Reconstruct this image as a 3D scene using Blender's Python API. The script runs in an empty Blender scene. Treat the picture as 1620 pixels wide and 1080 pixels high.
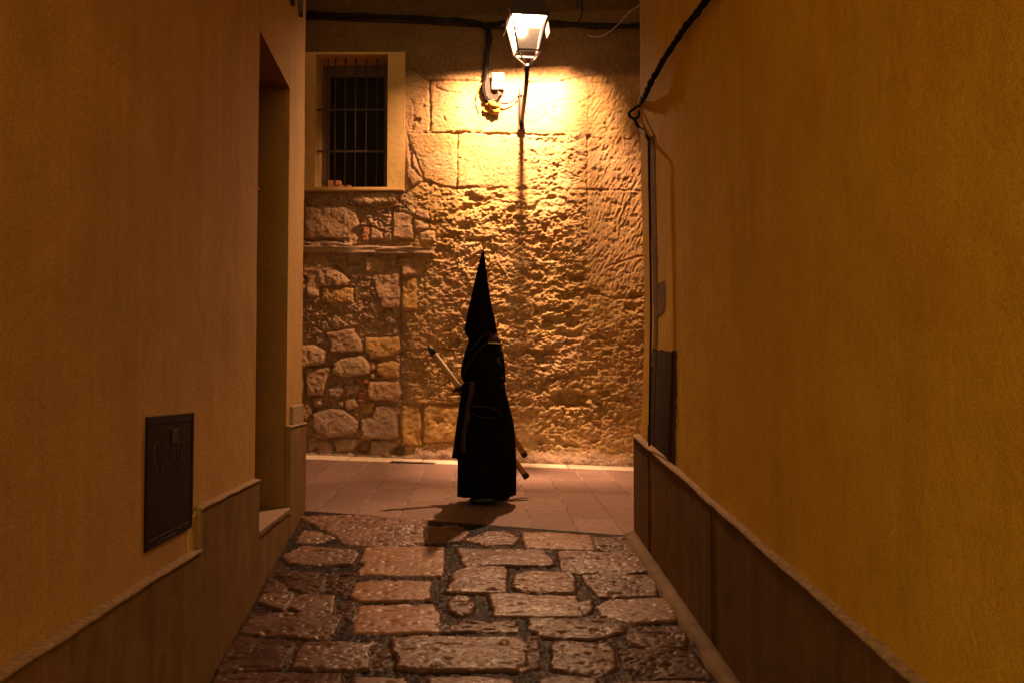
import bpy, bmesh, math, random
import numpy as np
from mathutils import Vector, Matrix

sc = bpy.context.scene
random.seed(7)
R = math.radians

# ------------------------------------------------------------------ camera, world, exposure
F_PX, CX, CY = 1575.0, 810.0, 540.0            # focal length in pixels of the 1620 x 1080 photograph
PITCH = R(2.73)
CAM = Vector((0, 0, 0.97))
cam_d = bpy.data.cameras.new("camera")
cam_d.lens = 35.0
cam_d.sensor_width = 36.0
cam_d.clip_end = 1000
cam = bpy.data.objects.new("camera", cam_d)
sc.collection.objects.link(cam)
cam.location = CAM
cam.rotation_euler = (R(90) + PITCH, 0, 0)
sc.camera = cam

world = bpy.data.worlds.new("World")
sc.world = world
world.use_nodes = True
bgn = world.node_tree.nodes["Background"]
# night sky lit by the town's lamps: a warm glow at the horizon fading to dark overhead
wt = world.node_tree
w_tc = wt.nodes.new("ShaderNodeTexCoord"); w_sep = wt.nodes.new("ShaderNodeSeparateXYZ"); w_ramp = wt.nodes.new("ShaderNodeValToRGB")
wt.links.new(w_tc.outputs["Generated"], w_sep.inputs[0])
wt.links.new(w_sep.outputs[2], w_ramp.inputs[0])
w_ramp.color_ramp.elements[0].position = 0.0; w_ramp.color_ramp.elements[0].color = (1.0, 0.72, 0.27, 1)
w_ramp.color_ramp.elements[1].position = 1.0; w_ramp.color_ramp.elements[1].color = (0.05, 0.032, 0.014, 1)
w_mid = w_ramp.color_ramp.elements.new(0.40); w_mid.color = (0.25, 0.17, 0.066, 1)
wt.links.new(w_ramp.outputs[0], bgn.inputs[0])
bgn.inputs[1].default_value = 7.3

sc.view_settings.view_transform = 'Standard'
sc.view_settings.look = 'None'
sc.view_settings.exposure = 0.0
sc.view_settings.gamma = 1.0
try:
    sc.cycles.use_denoising = True
    sc.cycles.max_bounces = 8
    sc.cycles.diffuse_bounces = 5
    sc.cycles.transparent_max_bounces = 12
    sc.cycles.sample_clamp_indirect = 1.5
    sc.cycles.caustics_reflective = False
    sc.cycles.caustics_refractive = False
except Exception:
    pass

LAMP_W = 4200.0
LAMP_COL = (1.0, 0.56, 0.29)

# ------------------------------------------------------------------ pixel <-> world helpers
FV = Vector((0, math.cos(PITCH), math.sin(PITCH)))
UV_ = Vector((0, -math.sin(PITCH), math.cos(PITCH)))
RV = Vector((1, 0, 0))


def ray(px, py):
    return FV + RV * ((px - CX) / F_PX) + UV_ * ((CY - py) / F_PX)


def at(px, py, Y):
    d = ray(px, py)
    return CAM + d * ((Y - CAM.y) / d.y)


def proj(X, Y, Z):
    x = X - CAM.x; y = Y - CAM.y; z = Z - CAM.z
    f = y * FV.y + z * FV.z
    u = y * UV_.y + z * UV_.z
    return CX + F_PX * x / f, CY - F_PX * u / f


def street_z(X, Y):
    return 0.03 * (Y - 8.5) - 0.036 * (X + 0.216)


def on_street(px, py):
    d = ray(px, py)
    # z = a + bY + cX
    num = -0.03 * 8.5 - 0.036 * 0.216 - CAM.z
    t = num / (d.z - 0.03 * d.y + 0.036 * d.x)
    return CAM + d * t


WALL_Y = 12.0
AD = Vector((-0.0673, 1, 0)).normalized()      # alley direction, away from the camera
NL = Vector((AD.y, -AD.x, 0))                  # from the left wall into the alley
NR = -NL                                       # from the right wall into the alley
PL = on_street(482, 807)                       # left corner, face of the plinth
PR = on_street(1003, 847)                      # right corner, face of the plinth
PL.z = PR.z = 0


def wall_hit(px, py, P0, N, off=0.0):
    """intersection with a plane off metres into the alley from the plinth face -> (s, z)"""
    d = ray(px, py)
    q = P0 + N * off
    t = (q - CAM).dot(N) / d.dot(N)
    h = CAM + d * t
    return (h - q).dot(AD), h.z


# ------------------------------------------------------------------ numpy noise
def _h(ix, iy, seed):
    with np.errstate(over='ignore'):
        n = (ix.astype(np.int64) * 374761393 + iy.astype(np.int64) * 668265263 + seed * 1442695041) & 0xffffffff
        n = ((n ^ (n >> 13)) * 1274126177) & 0xffffffff
        n = (n ^ (n >> 16)) & 0xffffffff
        n = (n * 2246822519) & 0xffffffff
        n = (n ^ (n >> 15)) & 0xffffffff
    return n / 4294967295.0


def vn(x, y, seed=0):
    ix = np.floor(x); iy = np.floor(y)
    fx = x - ix; fy = y - iy
    fx = fx * fx * fx * (fx * (fx * 6 - 15) + 10); fy = fy * fy * fy * (fy * (fy * 6 - 15) + 10)
    a = _h(ix, iy, seed); b = _h(ix + 1, iy, seed); c = _h(ix, iy + 1, seed); d = _h(ix + 1, iy + 1, seed)
    return ((a + (b - a) * fx) * (1 - fy) + (c + (d - c) * fx) * fy) * 2 - 1


def fbm(x, y, seed=0, oct=4, gain=0.5):
    s = 0; amp = 1; tot = 0
    for o in range(oct):
        s = s + amp * vn(x, y, seed + o * 17)
        tot += amp; amp *= gain
        x, y = x * 1.93 + y * 0.43 + 3.7, y * 1.93 - x * 0.43 + 9.1
    return s / tot


def ridged(x, y, seed=0, oct=4, gain=0.55):
    s = 0; amp = 1; tot = 0
    for o in range(oct):
        s = s + amp * (1 - np.abs(vn(x, y, seed + o * 13)) * 2)
        tot += amp; amp *= gain
        x, y = x * 1.93 + y * 0.43 + 3.7, y * 1.93 - x * 0.43 + 9.1
    return s / tot


def worley(x, y, seed=0):
    ix = np.floor(x); iy = np.floor(y)
    f1 = np.full(x.shape, 9.0); f2 = np.full(x.shape, 9.0); cid = np.zeros(x.shape)
    for dx in (-1, 0, 1):
        for dy in (-1, 0, 1):
            cx = ix + dx; cy = iy + dy
            qx = cx + _h(cx, cy, seed); qy = cy + _h(cx, cy, seed + 77)
            d = np.hypot(qx - x, qy - y)
            cid = np.where(d < f1, _h(cx, cy, seed + 5), cid)
            f2 = np.where(d < f1, f1, np.minimum(f2, d))
            f1 = np.minimum(f1, d)
    return f1, f2, cid


def sstep(a, b, x):
    t = np.clip((x - a) / (b - a), 0, 1)
    return t * t * (3 - 2 * t)


def poly_sd(x, y, poly):
    """signed distance, positive inside"""
    best = np.full(x.shape, 1e9); inside = np.zeros(x.shape, bool)
    n = len(poly)
    for i in range(n):
        x0, y0 = poly[i]; x1, y1 = poly[(i + 1) % n]
        ex, ey = x1 - x0, y1 - y0
        t = np.clip(((x - x0) * ex + (y - y0) * ey) / (ex * ex + ey * ey + 1e-12), 0, 1)
        best = np.minimum(best, np.hypot(x - x0 - ex * t, y - y0 - ey * t))
        c = ((y0 > y) != (y1 > y))
        with np.errstate(divide='ignore', invalid='ignore'):
            xi = (x1 - x0) * (y - y0) / (y1 - y0 + 1e-12) + x0
        inside ^= c & (x < xi)
    return np.where(inside, best, -best)


def seg_d(x, y, pts):
    best = np.full(x.shape, 1e9)
    for (x0, y0), (x1, y1) in zip(pts[:-1], pts[1:]):
        ex, ey = x1 - x0, y1 - y0
        t = np.clip(((x - x0) * ex + (y - y0) * ey) / (ex * ex + ey * ey + 1e-12), 0, 1)
        best = np.minimum(best, np.hypot(x - x0 - ex * t, y - y0 - ey * t))
    return best


# ------------------------------------------------------------------ object helpers
def link(o, parent=None):
    sc.collection.objects.link(o)
    if parent is not None:
        o.parent = parent
    return o


def tag(o, label=None, cat=None, group=None, kind=None):
    if label: o["label"] = label
    if cat: o["category"] = cat
    if group: o["group"] = group
    if kind: o["kind"] = kind
    return o


def empty(name, loc, label, cat, group=None):
    o = bpy.data.objects.new(name, None)
    o.empty_display_size = 0.1
    sc.collection.objects.link(o)
    o.location = loc
    return tag(o, label, cat, group)


def mesh_obj(name, verts, faces, mat, parent=None, smooth=True, cols=None):
    me = bpy.data.meshes.new(name)
    v = np.asarray(verts, dtype=np.float32)
    if isinstance(faces, np.ndarray) and faces.ndim == 2:
        nf, k = faces.shape
        me.vertices.add(len(v)); me.vertices.foreach_set("co", v.ravel())
        me.loops.add(nf * k); me.loops.foreach_set("vertex_index", faces.astype(np.int32).ravel())
        me.polygons.add(nf)
        me.polygons.foreach_set("loop_start", np.arange(0, nf * k, k, dtype=np.int32))
        me.polygons.foreach_set("loop_total", np.full(nf, k, dtype=np.int32))
        me.update(calc_edges=True)
    else:
        me.from_pydata([tuple(map(float, p)) for p in v], [], [tuple(map(int, f)) for f in faces])
    me.polygons.foreach_set("use_smooth", np.full(len(me.polygons), smooth, dtype=bool))
    if cols is not None:
        a = me.color_attributes.new("Col", 'FLOAT_COLOR', 'POINT')
        c = np.ones((len(v), 4), dtype=np.float32); c[:, :3] = cols
        a.data.foreach_set("color", c.ravel())
    me.materials.append(mat)
    me.validate()
    o = bpy.data.objects.new(name, me)
    link(o, parent)
    if parent is not None and parent.type == 'EMPTY':
        o.location = -Vector(parent.location)      # vertices are given in world space
    return o


def bm_obj(name, bm, mat, parent=None, smooth=False, bevel=0.0):
    bmesh.ops.recalc_face_normals(bm, faces=bm.faces[:])
    me = bpy.data.meshes.new(name)
    bm.to_mesh(me); bm.free()
    me.polygons.foreach_set("use_smooth", np.full(len(me.polygons), smooth, dtype=bool))
    me.materials.append(mat)
    o = bpy.data.objects.new(name, me)
    link(o, parent)
    if parent is not None and parent.type == 'EMPTY':
        o.location = -Vector(parent.location)
    if bevel:
        m = o.modifiers.new("bevel", 'BEVEL'); m.width = bevel; m.segments = 2; m.limit_method = 'ANGLE'
    return o


def hexa(bm, p):
    """eight corners: bottom ring 0-3, top ring 4-7"""
    v = [bm.verts.new(q) for q in p]
    for f in ((3, 2, 1, 0), (4, 5, 6, 7), (0, 1, 5, 4), (1, 2, 6, 5), (2, 3, 7, 6), (3, 0, 4, 7)):
        bm.faces.new([v[i] for i in f])


def box(bm, o, ex, ey, ez):
    o = Vector(o); ex = Vector(ex); ey = Vector(ey); ez = Vector(ez)
    hexa(bm, [o, o + ex, o + ex + ey, o + ey, o + ez, o + ex + ez, o + ex + ey + ez, o + ey + ez])


def bar(bm, p, q, w, h=None, up=(0, 0, 1)):
    p = Vector(p); q = Vector(q); h = h or w
    d = (q - p).normalized(); up = Vector(up)
    if abs(d.dot(up)) > 0.95: up = Vector((0, 1, 0))
    a = d.cross(up).normalized(); b = a.cross(d).normalized()
    a *= w / 2; b *= h / 2
    hexa(bm, [p - a - b, p + a - b, p + a + b, p - a + b, q - a - b, q + a - b, q + a + b, q - a + b])


def smooth_path(pts, sub=6):
    pts = [Vector(p) for p in pts]
    out = []
    for i in range(len(pts) - 1):
        p0 = pts[max(i - 1, 0)]; p1 = pts[i]; p2 = pts[i + 1]; p3 = pts[min(i + 2, len(pts) - 1)]
        for k in range(sub):
            t = k / sub
            out.append(0.5 * ((2 * p1) + (p2 - p0) * t + (2 * p0 - 5 * p1 + 4 * p2 - p3) * t * t + (3 * p1 - p0 - 3 * p2 + p3) * t ** 3))
    out.append(pts[-1])
    return out


def tube(bm, pts, r, n=8, cap=True):
    pts = [Vector(p) for p in pts]
    rs = r if isinstance(r, (list, tuple)) else [r] * len(pts)
    ref = Vector((0.13, 0.31, 0.94)); rings = []
    a = None
    for i, p in enumerate(pts):
        d = (pts[min(i + 1, len(pts) - 1)] - pts[max(i - 1, 0)])
        if d.length < 1e-9: d = Vector((0, 0, 1))
        d.normalize()
        if a is None:
            a = d.cross(ref)
            if a.length < 0.05: a = d.cross(Vector((1, 0, 0)))
        a = (a - d * a.dot(d)).normalized()
        b = d.cross(a)
        rings.append([bm.verts.new(p + (a * math.cos(2 * math.pi * k / n) + b * math.sin(2 * math.pi * k / n)) * rs[i]) for k in range(n)])
    for r0, r1 in zip(rings[:-1], rings[1:]):
        for k in range(n):
            bm.faces.new((r0[k], r0[(k + 1) % n], r1[(k + 1) % n], r1[k]))
    if cap:
        bm.faces.new(list(reversed(rings[0]))); bm.faces.new(rings[-1])


def bundle(bm, path, r, strands, rs, turns, n=7):
    """several strands twisted about a path"""
    path = smooth_path(path, 10)
    L = len(path)
    for s in range(strands):
        ph = 2 * math.pi * s / strands; pts = []
        for i, p in enumerate(path):
            d = (path[min(i + 1, L - 1)] - path[max(i - 1, 0)]).normalized()
            a = d.cross(Vector((0.2, 0.9, 0.1))).normalized(); b = d.cross(a)
            t = ph + turns * 2 * math.pi * i / L + 0.5 * math.sin(i * 0.21 + s)
            rr = r * (0.8 + 0.35 * math.sin(i * 0.13 + s * 2.1))
            pts.append(p + (a * math.cos(t) + b * math.sin(t)) * rr)
        tube(bm, pts, rs * (0.8 + 0.4 * random.random()), n)


# ------------------------------------------------------------------ materials
class NT:
    def __init__(self, name):
        self.m = bpy.data.materials.new(name); self.m.use_nodes = True
        self.t = self.m.node_tree; self.n = self.t.nodes
        self.b = self.n["Principled BSDF"]

    def node(self, typ, **kw):
        x = self.n.new(typ)
        for k, v in kw.items():
            if k.startswith("i_"):
                x.inputs[k[2:].replace("_", " ")].default_value = v
            else:
                setattr(x, k, v)
        return x

    def l(self, a, b): self.t.links.new(a, b)

    def coords(self, scale=(1, 1, 1), rot=(0, 0, 0)):
        tc = self.node("ShaderNodeTexCoord"); mp = self.node("ShaderNodeMapping")
        mp.inputs["Scale"].default_value = scale; mp.inputs["Rotation"].default_value = rot
        self.l(tc.outputs["Object"], mp.inputs["Vector"])
        return mp.outputs["Vector"]

    def noise(self, scale, detail=4, rough=0.55, vec=None, dist=0.0):
        x = self.node("ShaderNodeTexNoise")
        x.inputs["Scale"].default_value = scale; x.inputs["Detail"].default_value = detail
        x.inputs["Roughness"].default_value = rough; x.inputs["Distortion"].default_value = dist
        self.l(vec if vec is not None else self.coords(), x.inputs["Vector"])
        return x.outputs["Fac"]

    def ramp(self, fac, stops):
        x = self.node("ShaderNodeValToRGB")
        e = x.color_ramp.elements
        while len(e) < len(stops): e.new(0.5)
        for k, (p, c) in enumerate(stops):
            e[k].position = p; e[k].color = (*c, 1) if len(c) == 3 else c
        self.l(fac, x.inputs[0])
        return x.outputs[0]

    def mix(self, fac, a, b, mode='MIX'):
        x = self.node("ShaderNodeMixRGB", blend_type=mode)
        for s, v in ((0, fac), (1, a), (2, b)):
            if isinstance(v, (int, float)): x.inputs[s].default_value = v
            elif isinstance(v, tuple): x.inputs[s].default_value = (*v, 1) if len(v) == 3 else v
            else: self.l(v, x.inputs[s])
        return x.outputs[0]

    def bump(self, h, dist=0.01, strength=1.0, prev=None):
        x = self.node("ShaderNodeBump")
        x.inputs["Distance"].default_value = dist; x.inputs["Strength"].default_value = strength
        self.l(h, x.inputs["Height"])
        if prev is not None: self.l(prev, x.inputs["Normal"])
        self.l(x.outputs[0], self.b.inputs["Normal"])
        return x.outputs[0]

    def col(self, c):
        if isinstance(c, tuple): self.b.inputs["Base Color"].default_value = (*c, 1)
        else: self.l(c, self.b.inputs["Base Color"])

    def rough(self, r):
        if isinstance(r, (int, float)): self.b.inputs["Roughness"].default_value = r
        else: self.l(r, self.b.inputs["Roughness"])


def scale_rgb(c, k): return tuple(max(0, x * k) for x in c)


def mat_plain(name, c, rough=0.6, metal=0.0, var=0.25, nscale=14, bump=0.002, bscale=60, spec=0.25):
    t = NT(name)
    n = t.noise(nscale, 5)
    t.col(t.ramp(n, [(0.3, scale_rgb(c, 1 - var)), (0.7, scale_rgb(c, 1 + var))]))
    t.rough(rough); t.b.inputs["Metallic"].default_value = metal
    t.b.inputs['Specular IOR Level'].default_value = spec
    if bump: t.bump(t.noise(bscale, 4), bump)
    return t.m


def mat_plaster(name, c, c2, streak=0.2, wash=False):
    t = NT(name)
    big = t.noise(0.55, 4, 0.6)
    mid = t.noise(3.0, 6, 0.65)
    fine = t.noise(130, 3, 0.8)
    pat = t.noise(1.3, 2, 0.4, None, 0.6)
    st = t.noise(1.0, 5, 0.7, t.coords((9, 9, 0.35)))
    a = t.ramp(big, [(0.32, c), (0.68, c2)])
    a = t.mix(t.ramp(mid, [(0.45, (0, 0, 0)), (0.75, (0.5, 0.5, 0.5))]), a, scale_rgb(c, 0.78))
    a = t.mix(0.5, a, t.ramp(pat, [(0.44, (0.44, 0.44, 0.44)), (0.50, (0.50, 0.50, 0.50)), (0.56, (0.555, 0.555, 0.555))]), 'OVERLAY')
    a = t.mix(streak, a, t.ramp(st, [(0.3, scale_rgb(c, 0.62)), (0.7, scale_rgb(c2, 1.2))]))
    a = t.mix(0.75, a, t.ramp(fine, [(0.33, (0.30, 0.30, 0.30)), (0.67, (0.72, 0.72, 0.72))]), 'OVERLAY')
    vc = t.coords((1, 1, 1))
    vx = t.node('ShaderNodeVectorMath', operation='ADD')
    nz = t.node('ShaderNodeTexNoise'); nz.inputs['Scale'].default_value = 2.2; nz.inputs['Detail'].default_value = 6
    t.l(vc, nz.inputs['Vector']); t.l(vc, vx.inputs[0])
    sc_ = t.node('ShaderNodeVectorMath', operation='SCALE'); sc_.inputs['Scale'].default_value = 0.5
    t.l(nz.outputs['Color'], sc_.inputs[0]); t.l(sc_.outputs[0], vx.inputs[1])
    vo = t.node('ShaderNodeTexVoronoi', feature='DISTANCE_TO_EDGE'); vo.inputs['Scale'].default_value = 0.55
    t.l(vx.outputs[0], vo.inputs['Vector'])
    cr = t.ramp(vo.outputs['Distance'], [(0.0, (1, 1, 1)), (0.0035, (0, 0, 0))])
    cm = t.mix(1.0, cr, t.ramp(t.noise(0.8, 2), [(0.50, (0, 0, 0)), (0.60, (0.22, 0.22, 0.22))]), 'MULTIPLY')
    a = t.mix(cm, a, scale_rgb(c, 0.35))
    gm = t.ramp(t.noise(1.0, 5, 0.7, t.coords((3.2, 3.2, 1.1))), [(0.52, (0, 0, 0)), (0.72, (0.32, 0.32, 0.32))])
    a = t.mix(gm, a, scale_rgb(c, 0.62))
    if wash:
        tc = t.node('ShaderNodeTexCoord'); sx = t.node('ShaderNodeSeparateXYZ'); t.l(tc.outputs['Object'], sx.inputs[0])
        def mr(sock, a0, a1):
            q = t.node('ShaderNodeMapRange'); q.interpolation_type = 'SMOOTHSTEP'
            q.inputs['From Min'].default_value = a0; q.inputs['From Max'].default_value = a1
            t.l(sock, q.inputs['Value']); return q.outputs[0]
        def mul(a0, a1):
            q = t.node('ShaderNodeMath', operation='MULTIPLY'); t.l(a0, q.inputs[0]); t.l(a1, q.inputs[1]); return q.outputs[0]
        w = mul(mr(sx.outputs[1], 6.35, 6.75), mr(sx.outputs[2], 2.6, 3.5))
        w = mul(w, t.ramp(t.noise(1.0, 5, 0.7, t.coords((24, 24, 1.1))), [(0.42, (0, 0, 0)), (0.62, (0.75, 0.75, 0.75))]))
        a = t.mix(w, a, (0.62, 0.50, 0.38))
    t.col(a); t.rough(0.88); t.b.inputs['Specular IOR Level'].default_value = 0.15
    b = t.bump(t.noise(220, 3, 0.7), 0.0022)
    b = t.bump(t.noise(34, 4, 0.6), 0.004, prev=b)
    t.bump(t.noise(4, 3, 0.5), 0.016, prev=b)
    return t.m


def mat_concrete(name, c, streak=0.55):
    t = NT(name)
    st = t.noise(1.0, 6, 0.7, t.coords((7, 7, 0.9)))
    st2 = t.noise(1.0, 4, 0.6, t.coords((55, 55, 1.4)))
    mid = t.noise(5, 6, 0.7)
    a = t.ramp(mid, [(0.3, scale_rgb(c, 0.62)), (0.7, scale_rgb(c, 1.4))])
    gr = t.noise(60, 5, 0.8)
    a = t.mix(0.6, a, t.ramp(gr, [(0.34, (0.3, 0.3, 0.3)), (0.66, (0.7, 0.7, 0.7))]), 'OVERLAY')
    a = t.mix(streak, a, t.ramp(st, [(0.3, scale_rgb(c, 0.45)), (0.52, c), (0.72, scale_rgb(c, 1.7))]))
    a = t.mix(0.14, a, t.ramp(st2, [(0.3, scale_rgb(c, 0.5)), (0.7, scale_rgb(c, 1.5))]))
    t.col(a); t.rough(0.9); t.b.inputs['Specular IOR Level'].default_value = 0.08
    b = t.bump(t.noise(150, 4, 0.7), 0.003)
    t.bump(st, 0.008, prev=b)
    return t.m


def mat_vcol(name, rough=0.85, bump=0.004, bscale=90, gloss=None, ov=(0.75, 0.45)):
    t = NT(name)
    at_ = t.node("ShaderNodeAttribute", attribute_name="Col")
    n = t.noise(26, 6, 0.7)
    a = t.mix(ov[0], at_.outputs["Color"], t.ramp(n, [(0.3, (0.3, 0.3, 0.3)), (0.7, (0.72, 0.70, 0.68))]), 'OVERLAY')
    n2 = t.noise(140, 3, 0.7)
    a = t.mix(ov[1], a, t.ramp(n2, [(0.3, (0.3, 0.3, 0.3)), (0.7, (0.7, 0.7, 0.7))]), 'OVERLAY')
    t.col(a)
    bw = t.node('ShaderNodeRGBToBW'); t.l(at_.outputs['Color'], bw.inputs[0])
    if gloss:
        t.l(t.ramp(bw.outputs[0], [(0.035, (0.02,) * 3), (0.07, (0.15,) * 3)]), t.b.inputs['Specular IOR Level'])
    else:
        t.b.inputs['Specular IOR Level'].default_value = 0.1
    if gloss:
        t.rough(t.ramp(t.noise(30, 5, 0.7), [(0.35, (gloss[0],) * 3), (0.7, (gloss[1],) * 3)]))
    else:
        t.rough(rough)
    b = t.bump(t.noise(bscale * 3, 3, 0.7), bump * 0.5)
    t.bump(t.noise(bscale, 5, 0.7), bump, prev=b)
    return t.m


def mat_emit(name, c, s):
    t = NT(name)
    e = t.node("ShaderNodeEmission")
    e.inputs[0].default_value = (*c, 1); e.inputs[1].default_value = s
    t.l(e.outputs[0], t.n["Material Output"].inputs[0])
    return t.m


def mat_pane(name, tint, translucency):
    """dusty lantern glass: part clear, part scattering"""
    t = NT(name)
    tr = t.node("ShaderNodeBsdfTransparent"); tr.inputs[0].default_value = (*tint, 1)
    ts = t.node("ShaderNodeBsdfTranslucent"); ts.inputs[0].default_value = (0.8, 0.76, 0.74, 1)
    gl = t.node("ShaderNodeBsdfGlossy"); gl.inputs["Roughness"].default_value = 0.08
    m1 = t.node("ShaderNodeMixShader"); m1.inputs[0].default_value = translucency
    m2 = t.node("ShaderNodeMixShader"); m2.inputs[0].default_value = 0.05
    t.l(tr.outputs[0], m1.inputs[1]); t.l(ts.outputs[0], m1.inputs[2])
    t.l(m1.outputs[0], m2.inputs[1]); t.l(gl.outputs[0], m2.inputs[2])
    t.l(m2.outputs[0], t.n["Material Output"].inputs[0])
    return t.m


def mat_cloth(name, c, sheen=0.1):
    t = NT(name)
    w = t.noise(500, 2, 0.6)
    t.col(t.ramp(t.noise(9, 4), [(0.3, scale_rgb(c, 0.7)), (0.7, scale_rgb(c, 1.4))]))
    t.rough(0.95)
    t.b.inputs["Specular IOR Level"].default_value = 0.05
    b = t.bump(w, 0.0008)
    t.bump(t.noise(11, 3, 0.5), 0.012, prev=b)
    return t.m


M = {}
M['stone_wall'] = mat_vcol("weathered_stone", 0.9, 0.013, 62)
M['cobble'] = mat_vcol("worn_cobble", 0.5, 0.0010, 75, gloss=(0.34, 0.62), ov=(0.40, 0.15))
M['pave'] = mat_vcol("pavement_slab", 0.6, 0.0015, 160, gloss=(0.45, 0.7), ov=(0.5, 0.45))
M['ochre_left'] = mat_plaster("tan_plaster", (0.46, 0.265, 0.082), (0.53, 0.31, 0.100))
M['ochre_right'] = mat_plaster("yellow_plaster", (0.70, 0.39, 0.026), (0.77, 0.44, 0.034), 0.15, True)
M['plinth'] = mat_concrete("plinth_cement", (0.20, 0.112, 0.046), 0.4)
M['plinth_r'] = mat_concrete("plinth_cement_right", (0.175, 0.095, 0.040), 0.42)
M['cap'] = mat_plain("plinth_mortar", (0.30, 0.185, 0.10), 0.9, var=0.35, nscale=40, bump=0.006)
M['bare'] = mat_concrete("bare_cement", (0.050, 0.024, 0.008), 0.3)
M['threshold'] = mat_plain("threshold_stone", (0.24, 0.14, 0.085), 0.7, var=0.2)
M['door'] = mat_plain("door_wood", (0.06, 0.035, 0.02), 0.6)
M['hatch'] = mat_plain("hatch_metal", (0.008, 0.0022, 0.002), 0.6, 0.0, var=0.5, nscale=30, spec=0.10)
M['scratch'] = mat_plain("scratched_paint", (0.060, 0.038, 0.030), 0.8)
M['iron'] = mat_plain("black_iron", (0.035, 0.027, 0.024), 0.55, 0.4)
M['lantern_iron'] = mat_plain("lantern_paint", (0.045, 0.032, 0.028), 0.5, 0.2)
M['bar'] = mat_plain("grille_iron", (0.055, 0.038, 0.03), 0.6, 0.3)
M['cable'] = mat_plain("cable_rubber", (0.012, 0.009, 0.008), 0.8, bump=0.001, spec=0.08)
M['cable_grey'] = mat_plain("cable_grey", (0.035, 0.027, 0.024), 0.6, bump=0.001)
M['white_pl'] = mat_plain("white_plastic", (0.36, 0.34, 0.32), 0.45, var=0.05, bump=0)
M['foam'] = mat_plain("foam", (0.30, 0.16, 0.03), 0.85, var=0.4, nscale=50, bump=0.01)
M['surround'] = mat_plaster("surround_plaster", (0.55, 0.36, 0.14), (0.6, 0.4, 0.17), 0.08)
M['shutter'] = mat_plain("shutter_wood", (0.09, 0.05, 0.03), 0.6)
M['window_glass'] = mat_plain("window_glass", (0.012, 0.011, 0.014), 0.12, bump=0)
M['room'] = mat_plain("room_dark", (0.02, 0.018, 0.02), 0.9)
M['brick'] = mat_plain("brick_clay", (0.40, 0.17, 0.08), 0.85, var=0.25, nscale=40)
M['black'] = mat_cloth("black_cloth", (0.0026, 0.0022, 0.0026))
M['purple'] = mat_cloth("purple_cloth", (0.042, 0.027, 0.040))
M['cord'] = mat_plain("silver_cord", (0.045, 0.038, 0.038), 0.6, var=0.4, nscale=120)
M['skin'] = mat_plain("skin", (0.45, 0.26, 0.18), 0.5, var=0.08)
M['glove'] = mat_cloth("glove_cloth", (0.010, 0.008, 0.008))
M['shoe'] = mat_plain("shoe_leather", (0.010, 0.008, 0.008), 0.35)
M['wood'] = mat_plain("pale_wood", (0.34, 0.19, 0.07), 0.5, var=0.2, nscale=6)
M['pane_clear'] = mat_pane("pane_clear", (0.62, 0.60, 0.59), 0.002)
M['pane_side'] = mat_pane("pane_dusty", (0.28, 0.27, 0.26), 0.07)
M['pane_front'] = mat_pane("pane_sooty", (0.41, 0.40, 0.39), 0.002)
M['reflector'] = mat_plain("reflector_white", (0.20, 0.19, 0.18), 0.5, var=0.03, bump=0)
M['bulb'] = mat_emit("bulb_glow", (1.0, 0.90, 0.85), 60)
M['drain'] = mat_plain("drain_iron", (0.06, 0.045, 0.045), 0.5, 0.4)
M['earth'] = mat_plain("town_ground", (0.10, 0.08, 0.06), 0.9)
M['blocker_wall'] = mat_plaster("blocker_plaster", (0.40, 0.26, 0.12), (0.45, 0.30, 0.15))


def grid_mesh(name, V, C, mat, parent=None, keep=None):
    """V: (nu,nv,3) vertices; C colours or None; keep: (nu-1,nv-1) bool"""
    nu, nv = V.shape[:2]
    idx = np.arange(nu * nv).reshape(nu, nv)
    f = np.stack([idx[:-1, :-1], idx[1:, :-1], idx[1:, 1:], idx[:-1, 1:]], -1)
    if keep is not None: f = f[keep]
    f = f.reshape(-1, 4)
    return mesh_obj(name, V.reshape(-1, 3), f, mat, parent, True, None if C is None else C.reshape(-1, 3))


# ================================================================== SETTING: ground
bmg = bmesh.new()
vs = [bmg.verts.new((x, y, -2.2)) for x, y in ((-300, -300), (300, -300), (300, 300), (-300, 300))]
bmg.faces.new(vs)
tag(bm_obj("ground", bmg, M['earth']), kind="structure")

# alley floor: ruled between the feet of the two walls
sL, zL1 = wall_hit(331, 1080, PL, NL)
sR, zR1 = wall_hit(1162, 1080, PR, NR)
zL0 = street_z(PL.x, PL.y); zR0 = street_z(PR.x, PR.y)
SHIFT = (PR - PL).dot(AD)                       # right corner lies nearer: negative
WID = (PR - PL).dot(NL)
slL = (zL1 - zL0) / sL; slR = (zR1 - zR0) / sR


def edge_z(z0, sl, s, s1):
    s = np.asarray(s, float)
    near = np.minimum(s - (s1 - 0.6), 0)        # flatter out of frame, below the picture
    return z0 + sl * np.maximum(s, s1 - 0.6) + 0.03 * near


def alley_z(a, s):
    """a: metres from left wall, s: metres along the alley from the left corner (negative towards camera)"""
    zl = edge_z(zL0, slL, s, sL)
    zr = edge_z(zR0, slR, np.asarray(s, float) - SHIFT, sR)
    return zl + (zr - zl) * (np.asarray(a) / WID)


def alley_pt(a, s, z=None):
    p = PL + NL * a + AD * s
    return Vector((p.x, p.y, float(alley_z(a, s)) if z is None else z))


def on_alley(px, py):
    d = ray(px, py); t = 5.0
    for _ in range(30):
        h = CAM + d * t
        q = Vector((h.x, h.y, 0)) - PL
        a = q.dot(NL); s = q.dot(AD)
        err = h.z - float(alley_z(a, s))
        t -= err / (d.z - 0.13)
    return a, s


STONES = []                                     # (polygon in (a,s), colour, lift, rough)


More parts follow.
